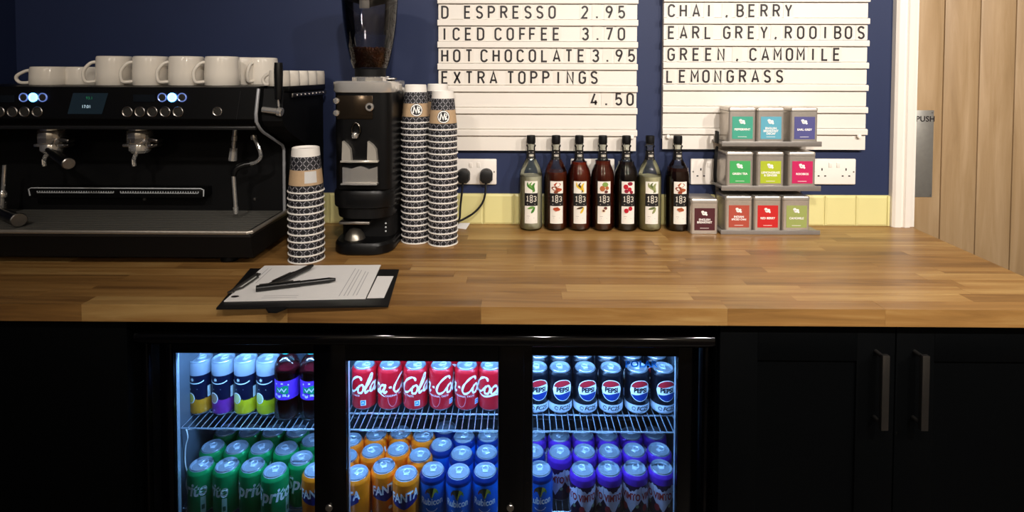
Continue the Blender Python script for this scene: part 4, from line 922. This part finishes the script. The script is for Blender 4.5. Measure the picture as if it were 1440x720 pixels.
# ------------------------------------------------------------------ letter boards
def LT():
    w_ = 0.50; h_ = w_ / 2
    O = arc(h_, 1 - h_, h_, h_, 0, 180, 10) + arc(h_, h_, h_, h_, 180, 360, 10)
    g = {
        'O': [(O, True)], '0': [(O, True)],
        'C': [(arc(h_, 1 - h_, h_, h_, 10, 180, 9) + arc(h_, h_, h_, h_, 180, 350, 9), False)],
        'D': [([(0, 0), (0, 1), (0.22, 1)] + arc(0.22, 0.74, 0.28, 0.26, 80, 0, 6) + arc(0.22, 0.26, 0.28, 0.26, 0, -90, 6) + [(0, 0)], False)],
        'E': [([(0.46, 1), (0, 1), (0, 0), (0.46, 0)], False), ([(0, 0.52), (0.40, 0.52)], False)],
        'F': [([(0.46, 1), (0, 1), (0, 0)], False), ([(0, 0.50), (0.40, 0.50)], False)],
        'S': [(arc(h_, 0.76, 0.24, 0.24, 20, 180, 7) + [(0.02, 0.70), (0.10, 0.56), (0.40, 0.44), (0.48, 0.30)] + arc(h_, 0.24, 0.24, 0.24, 0, -160, 7), False)],
        'P': [([(0, 0), (0, 1), (0.24, 1)] + arc(0.24, 0.74, 0.25, 0.26, 80, -90, 8) + [(0, 0.48)], False)],
        'R': [([(0, 0), (0, 1), (0.24, 1)] + arc(0.24, 0.75, 0.25, 0.25, 80, -90, 8) + [(0, 0.50)], False), ([(0.25, 0.50), (0.50, 0)], False)],
        'B': [([(0, 0), (0, 1), (0.24, 1)] + arc(0.24, 0.76, 0.23, 0.24, 80, -80, 7) + [(0.26, 0.52)] + arc(0.24, 0.26, 0.26, 0.26, 80, -90, 7) + [(0, 0)], False), ([(0, 0.52), (0.26, 0.52)], False)],
        'I': [([(0.25, 0), (0.25, 1)], False)], 'L': [([(0, 1), (0, 0), (0.44, 0)], False)],
        'T': [([(0, 1), (0.5, 1)], False), ([(0.25, 1), (0.25, 0)], False)],
        'H': [([(0, 0), (0, 1)], False), ([(0.48, 0), (0.48, 1)], False), ([(0, 0.51), (0.48, 0.51)], False)],
        'A': [([(-0.02, 0), (0.25, 1), (0.52, 0)], False), ([(0.07, 0.26), (0.43, 0.26)], False)],
        'X': [([(0, 0), (0.5, 1)], False), ([(0, 1), (0.5, 0)], False)], 'Y': [([(0, 1), (0.25, 0.46), (0.5, 1)], False), ([(0.25, 0.48), (0.25, 0)], False)],
        'N': [([(0, 0), (0, 1), (0.48, 0), (0.48, 1)], False)], 'M': [([(-0.03, 0), (-0.03, 1), (0.25, 0.38), (0.53, 1), (0.53, 0)], False)],
        'G': [(arc(h_, 1 - h_, h_, h_, 10, 180, 9) + arc(h_, h_, h_, h_, 180, 360, 9) + [(0.5, 0.48), (0.27, 0.48)], False)],
        '2': [(arc(h_, 0.75, 0.23, 0.25, 165, 0, 8) + [(0.46, 0.62), (0.02, 0.0), (0.49, 0.0)], False)],
        '3': [(arc(h_, 0.76, 0.22, 0.24, 160, -70, 9) + [(0.2, 0.53)], False), ([(0.2, 0.53)] + arc(h_, 0.27, 0.24, 0.27, 70, -160, 9), False)],
        '4': [([(0.36, 0), (0.36, 0.42)], False), ([(0.28, 1), (0.0, 0.22), (0.50, 0.22)], False)],
        '5': [([(0.45, 1), (0.06, 1), (0.04, 0.53)] + arc(h_, 0.32, 0.24, 0.30, 125, -155, 10), False)],
        '7': [([(0.0, 1), (0.49, 1), (0.18, 0)], False)],
        '9': [(arc(h_, 0.74, 0.24, 0.26, 0, 360, 14), True), ([(0.49, 0.70), (0.40, 0.42), (0.20, 0.0)], False)],
        '.': [([(0.25, -0.02), (0.25, 0.13)], False)], ',': [([(0.27, 0.12), (0.20, -0.10)], False)],
    }
    return g
GLY = LT(); letter_me = {}
LH = 0.0375
def letter_mesh(ch):
    if ch not in letter_me:
        b_ = B()
        for pts, cl in GLY[ch]:
            if cl: pts = pts[:-1] if pts[0] == pts[-1] else pts
            b_.ribbon([((x - 0.25) * LH, z * LH) for x, z in pts], 0.0063, plane(0, 0, 0), 0, cl)
        letter_me[ch] = b_.mesh('letter', INK, smooth=False)
    return letter_me[ch]
tile_lm = B().box((0, 0, 0), (0.0325, 0.0010, 0.0500)).mesh('letter_tile', M('clear_letter_tile', '#e0d9cf', 0.3, 0, 0.02, 20), smooth=False)
BY = WALL_Y - 0.022
def board(label, px0, px1, bottom_y, lines_y, text_rows, screws):
    a = P(px0, 100, BY); b2 = P(px1, 100, BY); zb = P(px0, bottom_y, BY).z
    t = thing('letter_board', label, 'menu board', (a.x, BY, zb)); W_ = b2.x - a.x
    zl = [P(px0, y, BY).z - zb for y in lines_y]            # ledge bottoms, top to bottom
    pitch = (zl[0] - zl[-1]) / (len(zl) - 1)
    z = zl[0]
    while z < 0.62: z += pitch; zl.insert(0, z)
    top = zl[0] + pitch * 0.9
    B().span((0, 0.006, 0), (W_, 0.0215, top)).obj('back_sheet', BOARDW, t, smooth=False)
    for i, z in enumerate(zl):
        # stepped ledge: rounded lip with a shadow groove under it
        poly = [(-0.0055, z + 0.001), (-0.0065, z + 0.003), (-0.0065, z + 0.017), (-0.0045, z + 0.0205), (0.0062, z + 0.0215), (0.0062, z + 0.001)]
        B().prism(poly, 'x', -0.002, W_ + 0.002).obj('ledge', BOARDW, t, smooth=False)
        B().span((0, 0.0025, z - pitch + 0.0235), (W_, 0.0062, z - 0.0020)).obj('panel', BOARDW, t, smooth=False)
    for y_base, chars in text_rows:
        for ch, px in chars:
            q = P(px, y_base, BY); lx, lz = q.x - a.x, q.z - zb
            tl = link('letter_tile', tile_lm, t, (lx, 0.0019, lz + 0.0195))
            link('letter', letter_mesh(ch), tl, (0, -0.0008, -0.0195))
    for sx_, sy_ in screws:
        q = P(sx_, sy_, BY - 0.008); B().lathe([(0.0065, -0.001), (0.0075, 0.002), (0.006, 0.006), (0, 0.0075)], (q.x - a.x, -0.003, q.z - zb), 16, mat=Matrix.Rotation(R(90), 3, 'X')).obj('fixing_cap', WHITEP, t)
def rowx(s, xs, off): return [(ch, off + x / 3.6) for ch, x in zip(s, xs)]
lr = [
    (25.2, rowx('DESPRESSO2.95', (92, 208, 267, 328, 391, 453, 513, 573, 635, 800, 862, 924, 987), 600)),
    (55.8, rowx('ICEDCOFFEE3.70', (90, 150, 212, 273, 362, 423, 487, 537, 597, 657, 803, 865, 924, 986), 600)),
    (86.4, rowx('HOTCHOCOLATE3.95', (92, 152, 214, 291, 352, 413, 474, 535, 598, 658, 720, 783, 855, 915, 974, 1037), 600)),
    (117.0, rowx('EXTRATOPPINGS', (93, 154, 215, 276, 338, 425, 482, 543, 604, 666, 727, 788, 848), 600)),
    (147.6, rowx('4.50', (849, 909, 972, 1030), 600))]
rr_ = [
    (23.0, rowx('CHAI,BERRY', (160, 220, 285, 349, 440, 508, 568, 629, 691, 752), 900)),
    (53.8, rowx('EARLGREY,ROOIBOS', (160, 221, 283, 346, 440, 501, 565, 628, 688, 752, 814, 876, 938, 1002, 1056, 1120), 900)),
    (84.5, rowx('GREEN,CAMOMILE', (158, 221, 285, 349, 411, 493, 573, 635, 697, 757, 814, 876, 938, 997), 900)),
    (115.3, rowx('LEMONGRASS', (152, 216, 277, 334, 395, 457, 520, 584, 645, 707), 900))]
board('cream letter board listing espresso, iced coffee, hot chocolate and extra toppings prices', 616.5, 895.5, 196.2, (5.5, 36.5, 67.3, 98.2, 129.3, 160, 190.8), lr, [(889, 193)])
board('cream letter board listing tea flavours above the tea tins', 933, 1219.5, 195.8, (3, 34, 65, 96.2, 127.5, 158.5, 189), rr_, [(940, 192.5), (1209, 192)])

# ------------------------------------------------------------------ wall sockets and plugs
def socket_plate(px, label, visible=True):
    q = P(px, 241.7, WALL_Y - 0.01)
    t = thing('wall_socket', label, 'socket', (q.x, WALL_Y, q.z), group='white double wall sockets')
    B().box((0, -0.0047, 0), (0.147, 0.0088, 0.087), 0.004, 3).obj('plate', WHITEP, t)
    for s in (-1, 1):
        B().box((s * 0.013, -0.0098, 0.0225), (0.011, 0.003, 0.017), 0.001, rot=(R(6), 0, 0)).obj('switch', WHITEP, t)
        h = B()
        for hx, hz, w_, d_ in ((0, 0.008, 0.004, 0.008), (-0.011, -0.014, 0.0065, 0.004), (0.011, -0.014, 0.0065, 0.004)):
            h.box((s * 0.040 + hx, -0.0092, hz), (w_, 0.0005, d_))
        h.obj('pin_slot', BLACKM, t, smooth=False)
    for s in (-1, 1): B().lathe([(0.003, 0), (0.0025, 0.001), (0, 0.0012)], (s * 0.0655, -0.0088, 0), 8, mat=Matrix.Rotation(R(90), 3, 'X')).obj('screw_cap', STEEL, t)
    return q
s1 = socket_plate(667.5, 'white double wall socket holding two black plugs')
socket_plate(833.5, 'white double wall socket hidden behind the syrup bottles')
socket_plate(1002.5, 'white double wall socket behind the tea rack left end')
socket_plate(1173, 'white double wall socket beside the tea rack right end')
PLUGM = M('black_plug_plastic', '#0c0c0d', 0.45)
def plug(px, label, cable):
    q = P(px, 248, WALL_Y - 0.03)
    t = thing('mains_plug', label, 'plug', (q.x, WALL_Y - 0.0098, q.z), group='black mains plugs')
    poly = [(0.022 * math.cos(R(a)) * (1 if abs(math.cos(R(a))) < 0.9 else 0.98), 0.004 + 0.020 * math.sin(R(a))) for a in range(0, 181, 15)] + [(-0.021, -0.014), (-0.012, -0.024), (0.012, -0.024), (0.021, -0.014)]
    b_ = B(); vs_ = []; n = len(poly)
    for k, y in ((1.0, 0), (1.0, -0.016), (0.88, -0.026), (0.6, -0.028)): vs_ += [(x * k, y, z * k) for x, z in poly]
    fs = [[j * n + i, j * n + (i + 1) % n, (j + 1) * n + (i + 1) % n, (j + 1) * n + i] for j in range(3) for i in range(n)] + [[3 * n + i for i in range(n)], list(range(n))[::-1]]
    b_.add(vs_, fs).obj('plug_body', PLUGM, t)
    pts = [tuple(P(x, y, Y) - Vector((q.x, WALL_Y - 0.0098, q.z))) for x, y, Y in cable]
    B().tube(smoothline(pts, 6), 0.0035, 8).obj('cable', PLUGM, t)
plug(651.5, 'black plug in the socket half behind the cup stack', [(651, 256, 1.818), (649.5, 272, 1.815), (647.5, 290, 1.812), (646, 308, 1.806), (640, 312.5, 1.80), (615, 313, 1.795)])
plug(683.5, 'black plug with curving cable right of the other plug', [(683, 256, 1.818), (682.5, 272, 1.812), (678, 286, 1.808), (668, 298, 1.80), (655, 306.5, 1.797), (643, 311.5, 1.793), (618, 316, 1.80)])
q = P(653, 316.5, 1.80)
tg = thing('cable_tag', 'small white cable tag lying behind the tall cup stack', 'tag', (q.x, 1.785, WT))
B().add([(-0.030, 0.0, 0.0006), (0.008, -0.014, 0.0006), (0.020, 0.006, 0.016), (-0.016, 0.018, 0.012), (-0.030, 0.0005, 0.0), (0.008, -0.0135, 0.0), (0.020, 0.0065, 0.0154), (-0.016, 0.0185, 0.0114)], [[0, 1, 2, 3], [7, 6, 5, 4], [0, 4, 5, 1], [1, 5, 6, 2], [2, 6, 7, 3], [3, 7, 4, 0]]).obj('tag_sheet', PAPER, tg, smooth=False)

# ------------------------------------------------------------------ syrup bottles
BR = 0.0378
def syrup(label, px, liquid, fill, fruit, shape, clear):
    Y = 1.788; q = P(px, 300, Y)
    t = thing('syrup_bottle', label, 'bottle', (q.x, Y, WT), group='syrup bottles along the wall')
    pr = [(0, 0.004), (BR * 0.8, 0.0), (BR * 0.94, 0.003), (BR, 0.010), (BR * 0.985, 0.024), (BR, 0.030), (BR, 0.168), (BR * 0.99, 0.178), (BR * 0.93, 0.191), (BR * 0.70, 0.212), (0.0155, 0.232), (0.0132, 0.245), (0.0132, 0.268), (0.0160, 0.272), (0.0160, 0.275), (0.0125, 0.278), (0.0125, 0.284)]
    B().lathe(pr, n=32).obj('bottle_body', PET, t, ang=0.8)
    lp = [(0, 0.0045), (BR * 0.78, 0.003), (BR * 0.93, 0.006), (BR - 0.0012, 0.012), (BR - 0.0018, 0.024), (BR - 0.0012, 0.030), (BR - 0.0012, 0.168), (BR * 0.96, 0.177), (BR * 0.90, 0.190), (BR * 0.67, 0.211), (0.0145, 0.230)]
    lp = [p for p in lp if p[1] < fill]; lp += [(lp[-1][0] * 0.98, fill), (0, fill)]
    B().lathe(lp, n=32).obj('syrup', liquid, t, ang=0.8)
    B().lathe([(0.0135, 0.281), (0.0142, 0.283), (0.0142, 0.304), (0.0130, 0.307), (0, 0.307)], n=24).obj('cap', BLACKM, t)
    nb = B().lathe([(0.0158, 0.229), (0.0139, 0.246), (0.0139, 0.257)], n=24).obj('neck_label', M('label_black', '#141214', 0.5), t)
    B().text('1883', 0.0095, cyl(0.0152, 0.2425), sx=0.9, bold=0.0003).ribbon([(-0.008, 0), (0.008, 0)], 0.0016, cyl(0.0150, 0.2535)).ribbon([(-0.008, 0), (0.008, 0)], 0.0014, cyl(0.0160, 0.2325)).obj('neck_print', M('label_cream', '#d9d3c6', 0.5), nb, smooth=False)
    lb = B().cols(-0.0215, 0.0215, 0.026, 0.163, cyl(BR + 0.0006), 0, 10).cols(-0.0222, 0.0222, 0.083, 0.124, cyl(BR + 0.0009), 1, 10).obj('front_label', [M('label_white', '#e8e2d8', 0.5), M('label_black')], t, smooth=False)
    pb = B(); mp = cyl(BR + 0.0013)
    for dz in (0.1140, 0.1062, 0.0984): pb.ribbon(arc(0, dz, 0.0040, 0.0040, 0, 342, 12), 0.0021, mp, 0, True)
    pb.ribbon([(-0.0150, 0.1115), (-0.0118, 0.1140), (-0.0118, 0.0980)], 0.0028, mp).ribbon([(-0.0155, 0.0985), (-0.0082, 0.0985)], 0.0018, mp)
    pb.ribbon(arc(0.0120, 0.1098, 0.0042, 0.0042, 150, -80, 10) + arc(0.0120, 0.1020, 0.0044, 0.0040, 80, -150, 10), 0.0024, mp)
    pb.ribbon([(-0.013, 0.0885), (0.013, 0.0885)], 0.0022, mp)
    pb.obj('year_print', M('label_cream'), lb, smooth=False)
    fb = B(); mp = cyl(BR + 0.0012); shape(fb, mp)
    fb.obj('fruit_print', fruit, lb, smooth=False, kind='stuff')
    gb = B(); mp = cyl(BR + 0.0010); gb.ribbon([(-0.010, 0.044), (0.010, 0.044)], 0.0014, mp).ribbon([(-0.016, 0.034), (0.016, 0.034)], 0.0009, mp).ribbon([(-0.014, 0.050), (-0.004, 0.050)], 0.0009, mp)
    gb.obj('small_print', M('label_grey_ink', '#8b857c', 0.5), lb, smooth=False)
def leaves(cols_):
    def f(b_, mp):
        for i, pts in enumerate(([(-0.012, 0.160), (-0.010, 0.148), (0.004, 0.138), (0.010, 0.127)], [(0.002, 0.160), (-0.004, 0.150), (0.008, 0.140), (0.004, 0.126)], [(0.012, 0.158), (0.006, 0.146), (0.012, 0.130)], [(-0.012, 0.074), (0.002, 0.078), (0.010, 0.080)], [(0.012, 0.080), (0.006, 0.068), (0.0, 0.060)])):
            s_ = smoothline(pts, 5); b_.ribbon(s_, [0.001 + cols_ * math.sin(math.pi * k / (len(s_) - 1)) for k in range(len(s_))], cyl(BR + 0.0012 + 0.0002 * i), i % 2)
    return f
def blobs(lst):
    def f(b_, mp):
        for i, (x, z, r1, r2, m_) in enumerate(lst):
            b_.disc(x, z, r1, r2, cyl(BR + 0.0012 + 0.0002 * i), m_, 8)
    return f
def chunks(b_, mp):
    for i, (x, z, s_, a) in enumerate(((0.002, 0.152, 0.010, 20), (-0.006, 0.140, 0.010, -25), (0.007, 0.136, 0.009, 10), (-0.002, 0.129, 0.007, 35), (0.0, 0.073, 0.010, -15))):
        pts = [(x + s_ * 1.2 * math.cos(R(a + k)), z + s_ * 0.75 * math.sin(R(a + k))) for k in (20, 90, 160, 200, 270, 340)]
        mq = cyl(BR + 0.0012 + 0.0003 * i); b_.add([mq(*p) for p in pts], [[0, 1, 2, 3, 4, 5]], i % 2)
def cloudy(name, tint, body, amt):
    m = thin_glass(name, tint, 0.03); nt = m.node_tree
    t = next(n for n in nt.nodes if n.type == 'BSDF_TRANSPARENT'); mxs = next(n for n in nt.nodes if n.type == 'MIX_SHADER')
    d = nt.nodes.new('ShaderNodeBsdfDiffuse'); d.inputs[0].default_value = lin(body); m2 = nt.nodes.new('ShaderNodeMixShader'); m2.inputs[0].default_value = amt
    nt.links.new(t.outputs[0], m2.inputs[1]); nt.links.new(d.outputs[0], m2.inputs[2]); nt.links.new(m2.outputs[0], mxs.inputs[1])
    return m
CLEARL = cloudy('clear_syrup', '#e6e4c4', '#f7f2dc', 0.48); CLEARL2 = cloudy('pale_gold_syrup', '#e0d8a8', '#f4ecc6', 0.5)
def liq(n, c): return M('syrup_' + n, c, 0.12, 0, 0.05, 10, coat=0.5)
g1 = [M('chilli_green', '#3f7a2a', 0.5), M('leaf_green', '#6b9a4a', 0.5)]
syrup('clear syrup bottle with green leaf label, farthest left of the bottle row', 746.5, CLEARL, 0.176, g1, leaves(0.007), True)
syrup('amber syrup bottle with cinnamon bark label, second from the plug side', 781.5, liq('amber', '#4b1a0b'), 0.190, [M('cinnamon', '#a8431f', 0.5), M('cinnamon_dark', '#7a3a1c', 0.5)], chunks, False)
syrup('amber syrup bottle with yellow flower label in front of the hidden socket', 814, liq('amber_red', '#54180a'), 0.222, [M('petal_yellow', '#d9b427', 0.5), M('pod_brown', '#4a3418', 0.5)], leaves(0.006), False)
syrup('brown syrup bottle with nut and green leaf label, middle of the row', 847, liq('brown', '#43150b'), 0.226, [M('nut_brown', '#a85f30', 0.5), M('nut_dark', '#5f2a22', 0.5), M('husk_green', '#7b9a4a', 0.5), M('nut_cut', '#e0cdb0', 0.5)], blobs([(0.003, 0.153, 0.010, 0.008, 2), (-0.006, 0.140, 0.009, 0.009, 0), (0.009, 0.142, 0.006, 0.006, 0), (0.006, 0.130, 0.006, 0.005, 1), (0.004, 0.077, 0.006, 0.005, 1), (-0.002, 0.069, 0.007, 0.006, 3), (-0.002, 0.069, 0.004, 0.0035, 1)]), False)
syrup('near-black syrup bottle with red berry label, fifth in the row', 880, liq('black', '#120a0a'), 0.224, [M('berry', '#b3142a', 0.4), M('berry_dark', '#8a1730', 0.4)], blobs([(0.006, 0.156, 0.009, 0.006, 1), (-0.008, 0.146, 0.008, 0.008, 0), (0.004, 0.138, 0.007, 0.007, 0), (-0.006, 0.132, 0.007, 0.006, 1), (0.010, 0.129, 0.006, 0.005, 1), (0.007, 0.076, 0.007, 0.007, 0), (-0.006, 0.069, 0.0075, 0.0075, 0)]), False)
syrup('pale gold clear syrup bottle with green pod label, sixth in the row', 913, CLEARL2, 0.176, [M('pod_green', '#8c9460', 0.5), M('pod_shade', '#5f6a3c', 0.5)], leaves(0.007), True)
syrup('dark syrup bottle with caramel cube label beside the loose tea tin', 952, liq('caramel', '#1f0d09'), 0.205, [M('caramel', '#a4522c', 0.45), M('caramel_dark', '#86381c', 0.45)], chunks, False)

# ------------------------------------------------------------------ tea tins and rack
RY = 1.730
RX = (P(1014, 328, RY).x + P(1153, 328, RY).x) / 2
rack = thing('tea_rack', 'three-tier grey metal rack holding nine square tea tins', 'rack', (RX, RY, WT))
RACKM = M('rack_grey_steel', '#8f8a85', 0.4, 0.45, 0.08, 60)
hw = 0.157; tiers = [0.010, WT and 0.1515, 0.2925]
for k, z in enumerate(tiers):
    s_ = B().span((-hw, 0.004, z - 0.006), (hw, 0.098, z - 0.001)).obj('shelf', RACKM, rack, smooth=False)
    B().span((-hw, 0.0, z - (0.010 if k == 0 else 0.012)), (hw, 0.004, z + 0.004), 0.001).obj('shelf_lip', RACKM, s_)
for sx in (-1, 1):
    B().span((sx * (hw - 0.022) - 0.006, 0.0945, 0.004), (sx * (hw - 0.022) + 0.006, 0.0975, 0.31)).obj('upright', RACKM, rack, smooth=False)
B().tube(smoothline([(-hw + 0.002, 0.06, 0.158), (-hw - 0.005, 0.045, 0.175), (-hw - 0.008, 0.035, 0.205), (-hw - 0.006, 0.035, 0.245), (-hw + 0.002, 0.05, 0.272)], 5), 0.005, 8).obj('side_handle', BLACKM, rack)
B().span((-hw - 0.004, 0.03, 0.285), (-hw + 0.002, 0.055, 0.325), 0.002).obj('side_bracket', BLACKM, rack)
TW, TH = 0.0855, 0.112
def tin(label, px, Yf, z, colr, lines, rzz=0.0):
    q = P(px, 300, Yf)
    t = thing('tea_tin', label, 'tin', (q.x, Yf + TW / 2, z), rzz, group='square tea tins')
    b_ = B(); stack(b_, [(0.0, TW - 0.004, TW - 0.004, 0.006, 0), (0.001, TW, TW, 0.007, 0), (TH - 0.013, TW, TW, 0.007, 0), (TH - 0.012, TW - 0.003, TW - 0.003, 0.007, 0)]); b_.obj('body', TINM, t)
    b_ = B(); stack(b_, [(TH - 0.0115, TW + 0.0010, TW + 0.0010, 0.007, 0), (TH - 0.004, TW + 0.0014, TW + 0.0014, 0.007, 0), (TH - 0.0008, TW - 0.002, TW - 0.002, 0.006, 0), (TH, TW - 0.008, TW - 0.008, 0.005, 0)]); b_.obj('lid', TINM, t)
    yf = -TW / 2 - 0.0006
    lb = B().span((-0.032, yf, 0.012), (0.033, yf + 0.0004, 0.083)).obj('label_square', M('label_' + colr[1:], colr, 0.5, 0, 0.04, 30), t, smooth=False)
    b_ = B(); mp = plane(0, yf - 0.0004, 0)
    for x, z_, r1, r2 in ((-0.006, 0.071, 0.0055, 0.004), (0.003, 0.068, 0.005, 0.004), (-0.002, 0.063, 0.006, 0.0025), (0.006, 0.062, 0.0035, 0.003), (-0.006, 0.066, 0.003, 0.003)): b_.disc(x, z_, r1, r2, mp, 0, 6)
    for i, l in enumerate(lines): b_.text(l, 0.0092 if len(l) < 11 else 0.0080, mp, dz=0.042 - 0.0085 * i + (0.004 if len(lines) > 1 else 0), bold=0.0003)
    b_.ribbon([(-0.014, 0.019), (0.014, 0.019)], 0.0012, mp)
    b_.obj('label_print', WHITEINK, lb, smooth=False)
tf = RY + 0.0055
tier_z = [WT + z - 0.0008 for z in tiers]
for px, c_, ls, lbx in ((1042, '#3f9c84', ['PEPPERMINT'], 'tea tin with teal green label, left of the top rack tier'), (1082, '#5aa3b8', ['ENGLISH', 'BREAKFAST', 'DECAF'], 'tea tin with light blue label, middle of the top rack tier'), (1129, '#4f4f86', ['EARL GREY'], 'tea tin with violet blue label, right of the top rack tier')):
    tin(lbx, px, tf, tier_z[2], c_, ls)
for px, c_, ls, lbx in ((1039.5, '#3fa35a', ['GREEN TEA'], 'tea tin with bright green label, left of the middle rack tier'), (1082.5, '#a9b82a', ['LEMONGRASS', '& GINGER'], 'tea tin with lime yellow label, middle of the middle rack tier'), (1127, '#c01e5a', ['ROOIBOS'], 'tea tin with deep pink label, right of the middle rack tier')):
    tin(lbx, px, tf, tier_z[1], c_, ls)
for px, c_, ls, lbx in ((1039, '#ab4a3a', ['INDIAN', 'SPICED CHAI'], 'tea tin with brick red label, left of the bottom rack tier'), (1079.5, '#c22222', ['RED BERRY'], 'tea tin with scarlet label, middle of the bottom rack tier'), (1120, '#95a05a', ['CAMOMILE'], 'tea tin with olive green label, right of the bottom rack tier')):
    tin(lbx, px, tf, tier_z[0], c_, ls)
tin('tea tin with dark maroon label standing loose left of the rack', 990.8, 1.733, WT, '#4a1a22', ['ENGLISH', 'BREAKFAST'])

# ------------------------------------------------------------------ clipboard, paper and pens
cz = WT + 0.0005
cb = thing('clipboard', 'black clipboard holding papers at the front edge of the worktop', 'clipboard', (0, 0, cz))
corner = lambda px, py: tuple(on_level(px, py, WT + 0.003))[:2]
c4 = [corner(304, 434), corner(546, 430.5), corner(561, 379.5), corner(352, 378)]
def slab(b_, pts, z0, z1, mi=0): return b_.prism(pts, 'z', z0, z1, mi)
slab(B(), c4, 0, 0.004).obj('backing', M('black_vinyl', '#101011', 0.45), cb, smooth=False)
tb = [corner(371, 432.5), corner(408, 432), corner(404, 441), corner(396, 446.5), corner(384, 446.5), corner(377, 441)]
tb = [(x, min(y, 1.21)) for x, y in tb]
slab(B(), [(tb[0][0], 1.185), (tb[0][0] + 0.006, 1.160), (tb[0][0] + 0.020, 1.141), (tb[0][0] + 0.038, 1.141), (tb[0][0] + 0.050, 1.160), (tb[0][0] + 0.056, 1.185)], 0.0005, 0.0038).obj('hanging_tab', BLACKM, cb, smooth=False)
c5 = [corner(527, 419), corner(541, 419), corner(554, 389), corner(533, 389)]
c5 = [corner(516, 420.5), corner(540, 420), corner(553.5, 389.5), corner(531, 389.5)]
slab(B(), c5, 0.0041, 0.0047).obj('white_label', PAPER, cb, smooth=False)
a = Vector((*corner(325, 414), 0.010)); b2 = Vector((*corner(362, 389), 0.010))
cl = B(); dv = (b2 - a).normalized(); nv = Vector((dv.y, -dv.x, 0))
cl.tube([a, a + (b2 - a) * 0.2 + nv * 0.014, a + (b2 - a) * 0.8 + nv * 0.014, b2], 0.0024, 8).tube([a, b2], 0.003, 8)
for e_ in (a, b2): cl.box((e_.x, e_.y, 0.0075), (0.014, 0.010, 0.006), 0.002)
cl.obj('clip', M('dark_clip_metal', '#6f6d6a', 0.3, 0.9), cb)
c6 = [corner(315, 425.5), corner(514, 421.5), corner(535.5, 374.5), corner(372, 375.5)]
ps = thing('paper_sheets', 'stack of white printed sheets on the clipboard', 'paper', (0, 0, cz + 0.0042))
slab(B(), c6, 0, 0.0022).obj('sheets', PAPER, ps, smooth=False)
cen = [sum(p[i] for p in c6) / 4 for i in (0, 1)]
def lerp2(u, v):
    a, b_, c_, d_ = c6; p = [a[i] + (b_[i] - a[i]) * u for i in (0, 1)]; q = [d_[i] + (c_[i] - d_[i]) * u for i in (0, 1)]
    return tuple(p[i] + (q[i] - p[i]) * v for i in (0, 1))
pb = B(); mpz = lambda a, b: (*lerp2(a, b), 0.0025)
for u in (0.80, 0.835, 0.86, 0.90, 0.925): pb.ribbon([(u, 0.06 + 0.1 * (u - 0.8)), (u, 0.88 - 1.0 * (u - 0.8))], 0.006, mpz)
for v in (0.05, 0.10): pb.ribbon([(0.25, v), (0.5, v)], 0.008, mpz)
for u in (0.06, 0.09): pb.ribbon([(u, 0.45), (u, 0.9)], 0.006, mpz)
pb.obj('printed_lines', M('pale_grey_ink', '#b4b2b4', 0.8), ps, smooth=False, kind='stuff')
pb = B(); q = lerp2(0.045, 0.10); pb.add([(q[0] + 0.009 * math.cos(k * 0.6283), q[1] + 0.006 * math.sin(k * 0.6283), 0.0026) for k in range(10)], [list(range(10))]); pb.obj('printed_mark', INK, ps, smooth=False)
def pen(label, p0, p1, r_, lift):
    a = Vector((*corner(*p0), 0)); b2 = Vector((*corner(*p1), 0)); d = (b2 - a); L = d.length
    t = thing('pen', label, 'pen', (a.x, a.y, cz + 0.0042 + 0.0024 + r_), math.atan2(d.y, d.x), group='black pens on the papers')
    tilt = math.atan2(lift, L); up = lambda s: s * math.sin(tilt)
    PENM = M('black_pen_plastic', '#121213', 0.3)
    B().rod((0.0, 0, 0), (L * 0.55, 0, up(L * 0.55)), r_, 12, bev=0.0008).obj('cap', PENM, t)
    B().rod((L * 0.55, 0, up(L * 0.55)), (L * 0.92, 0, up(L * 0.92)), r_ * 0.86, 12).rod((L * 0.92, 0, up(L * 0.92)), (L, 0, up(L)), r_ * 0.8, 12, r2=r_ * 0.45).obj('barrel', PENM, t)
    B().box((L * 0.25, 0, up(L * 0.25) + r_ + 0.0015), (L * 0.42, 0.0035, 0.0016), 0.0005, rot=(0, -tilt, 0)).obj('pocket_clip', M('gunmetal_handle'), t)
pen('black pen lying flat across the papers pointing right', (360, 413), (472, 399.5), 0.0074, 0.0)
pen('black pen resting over the other pen pointing to the back', (380, 408), (440, 381.5), 0.0070, 0.004)
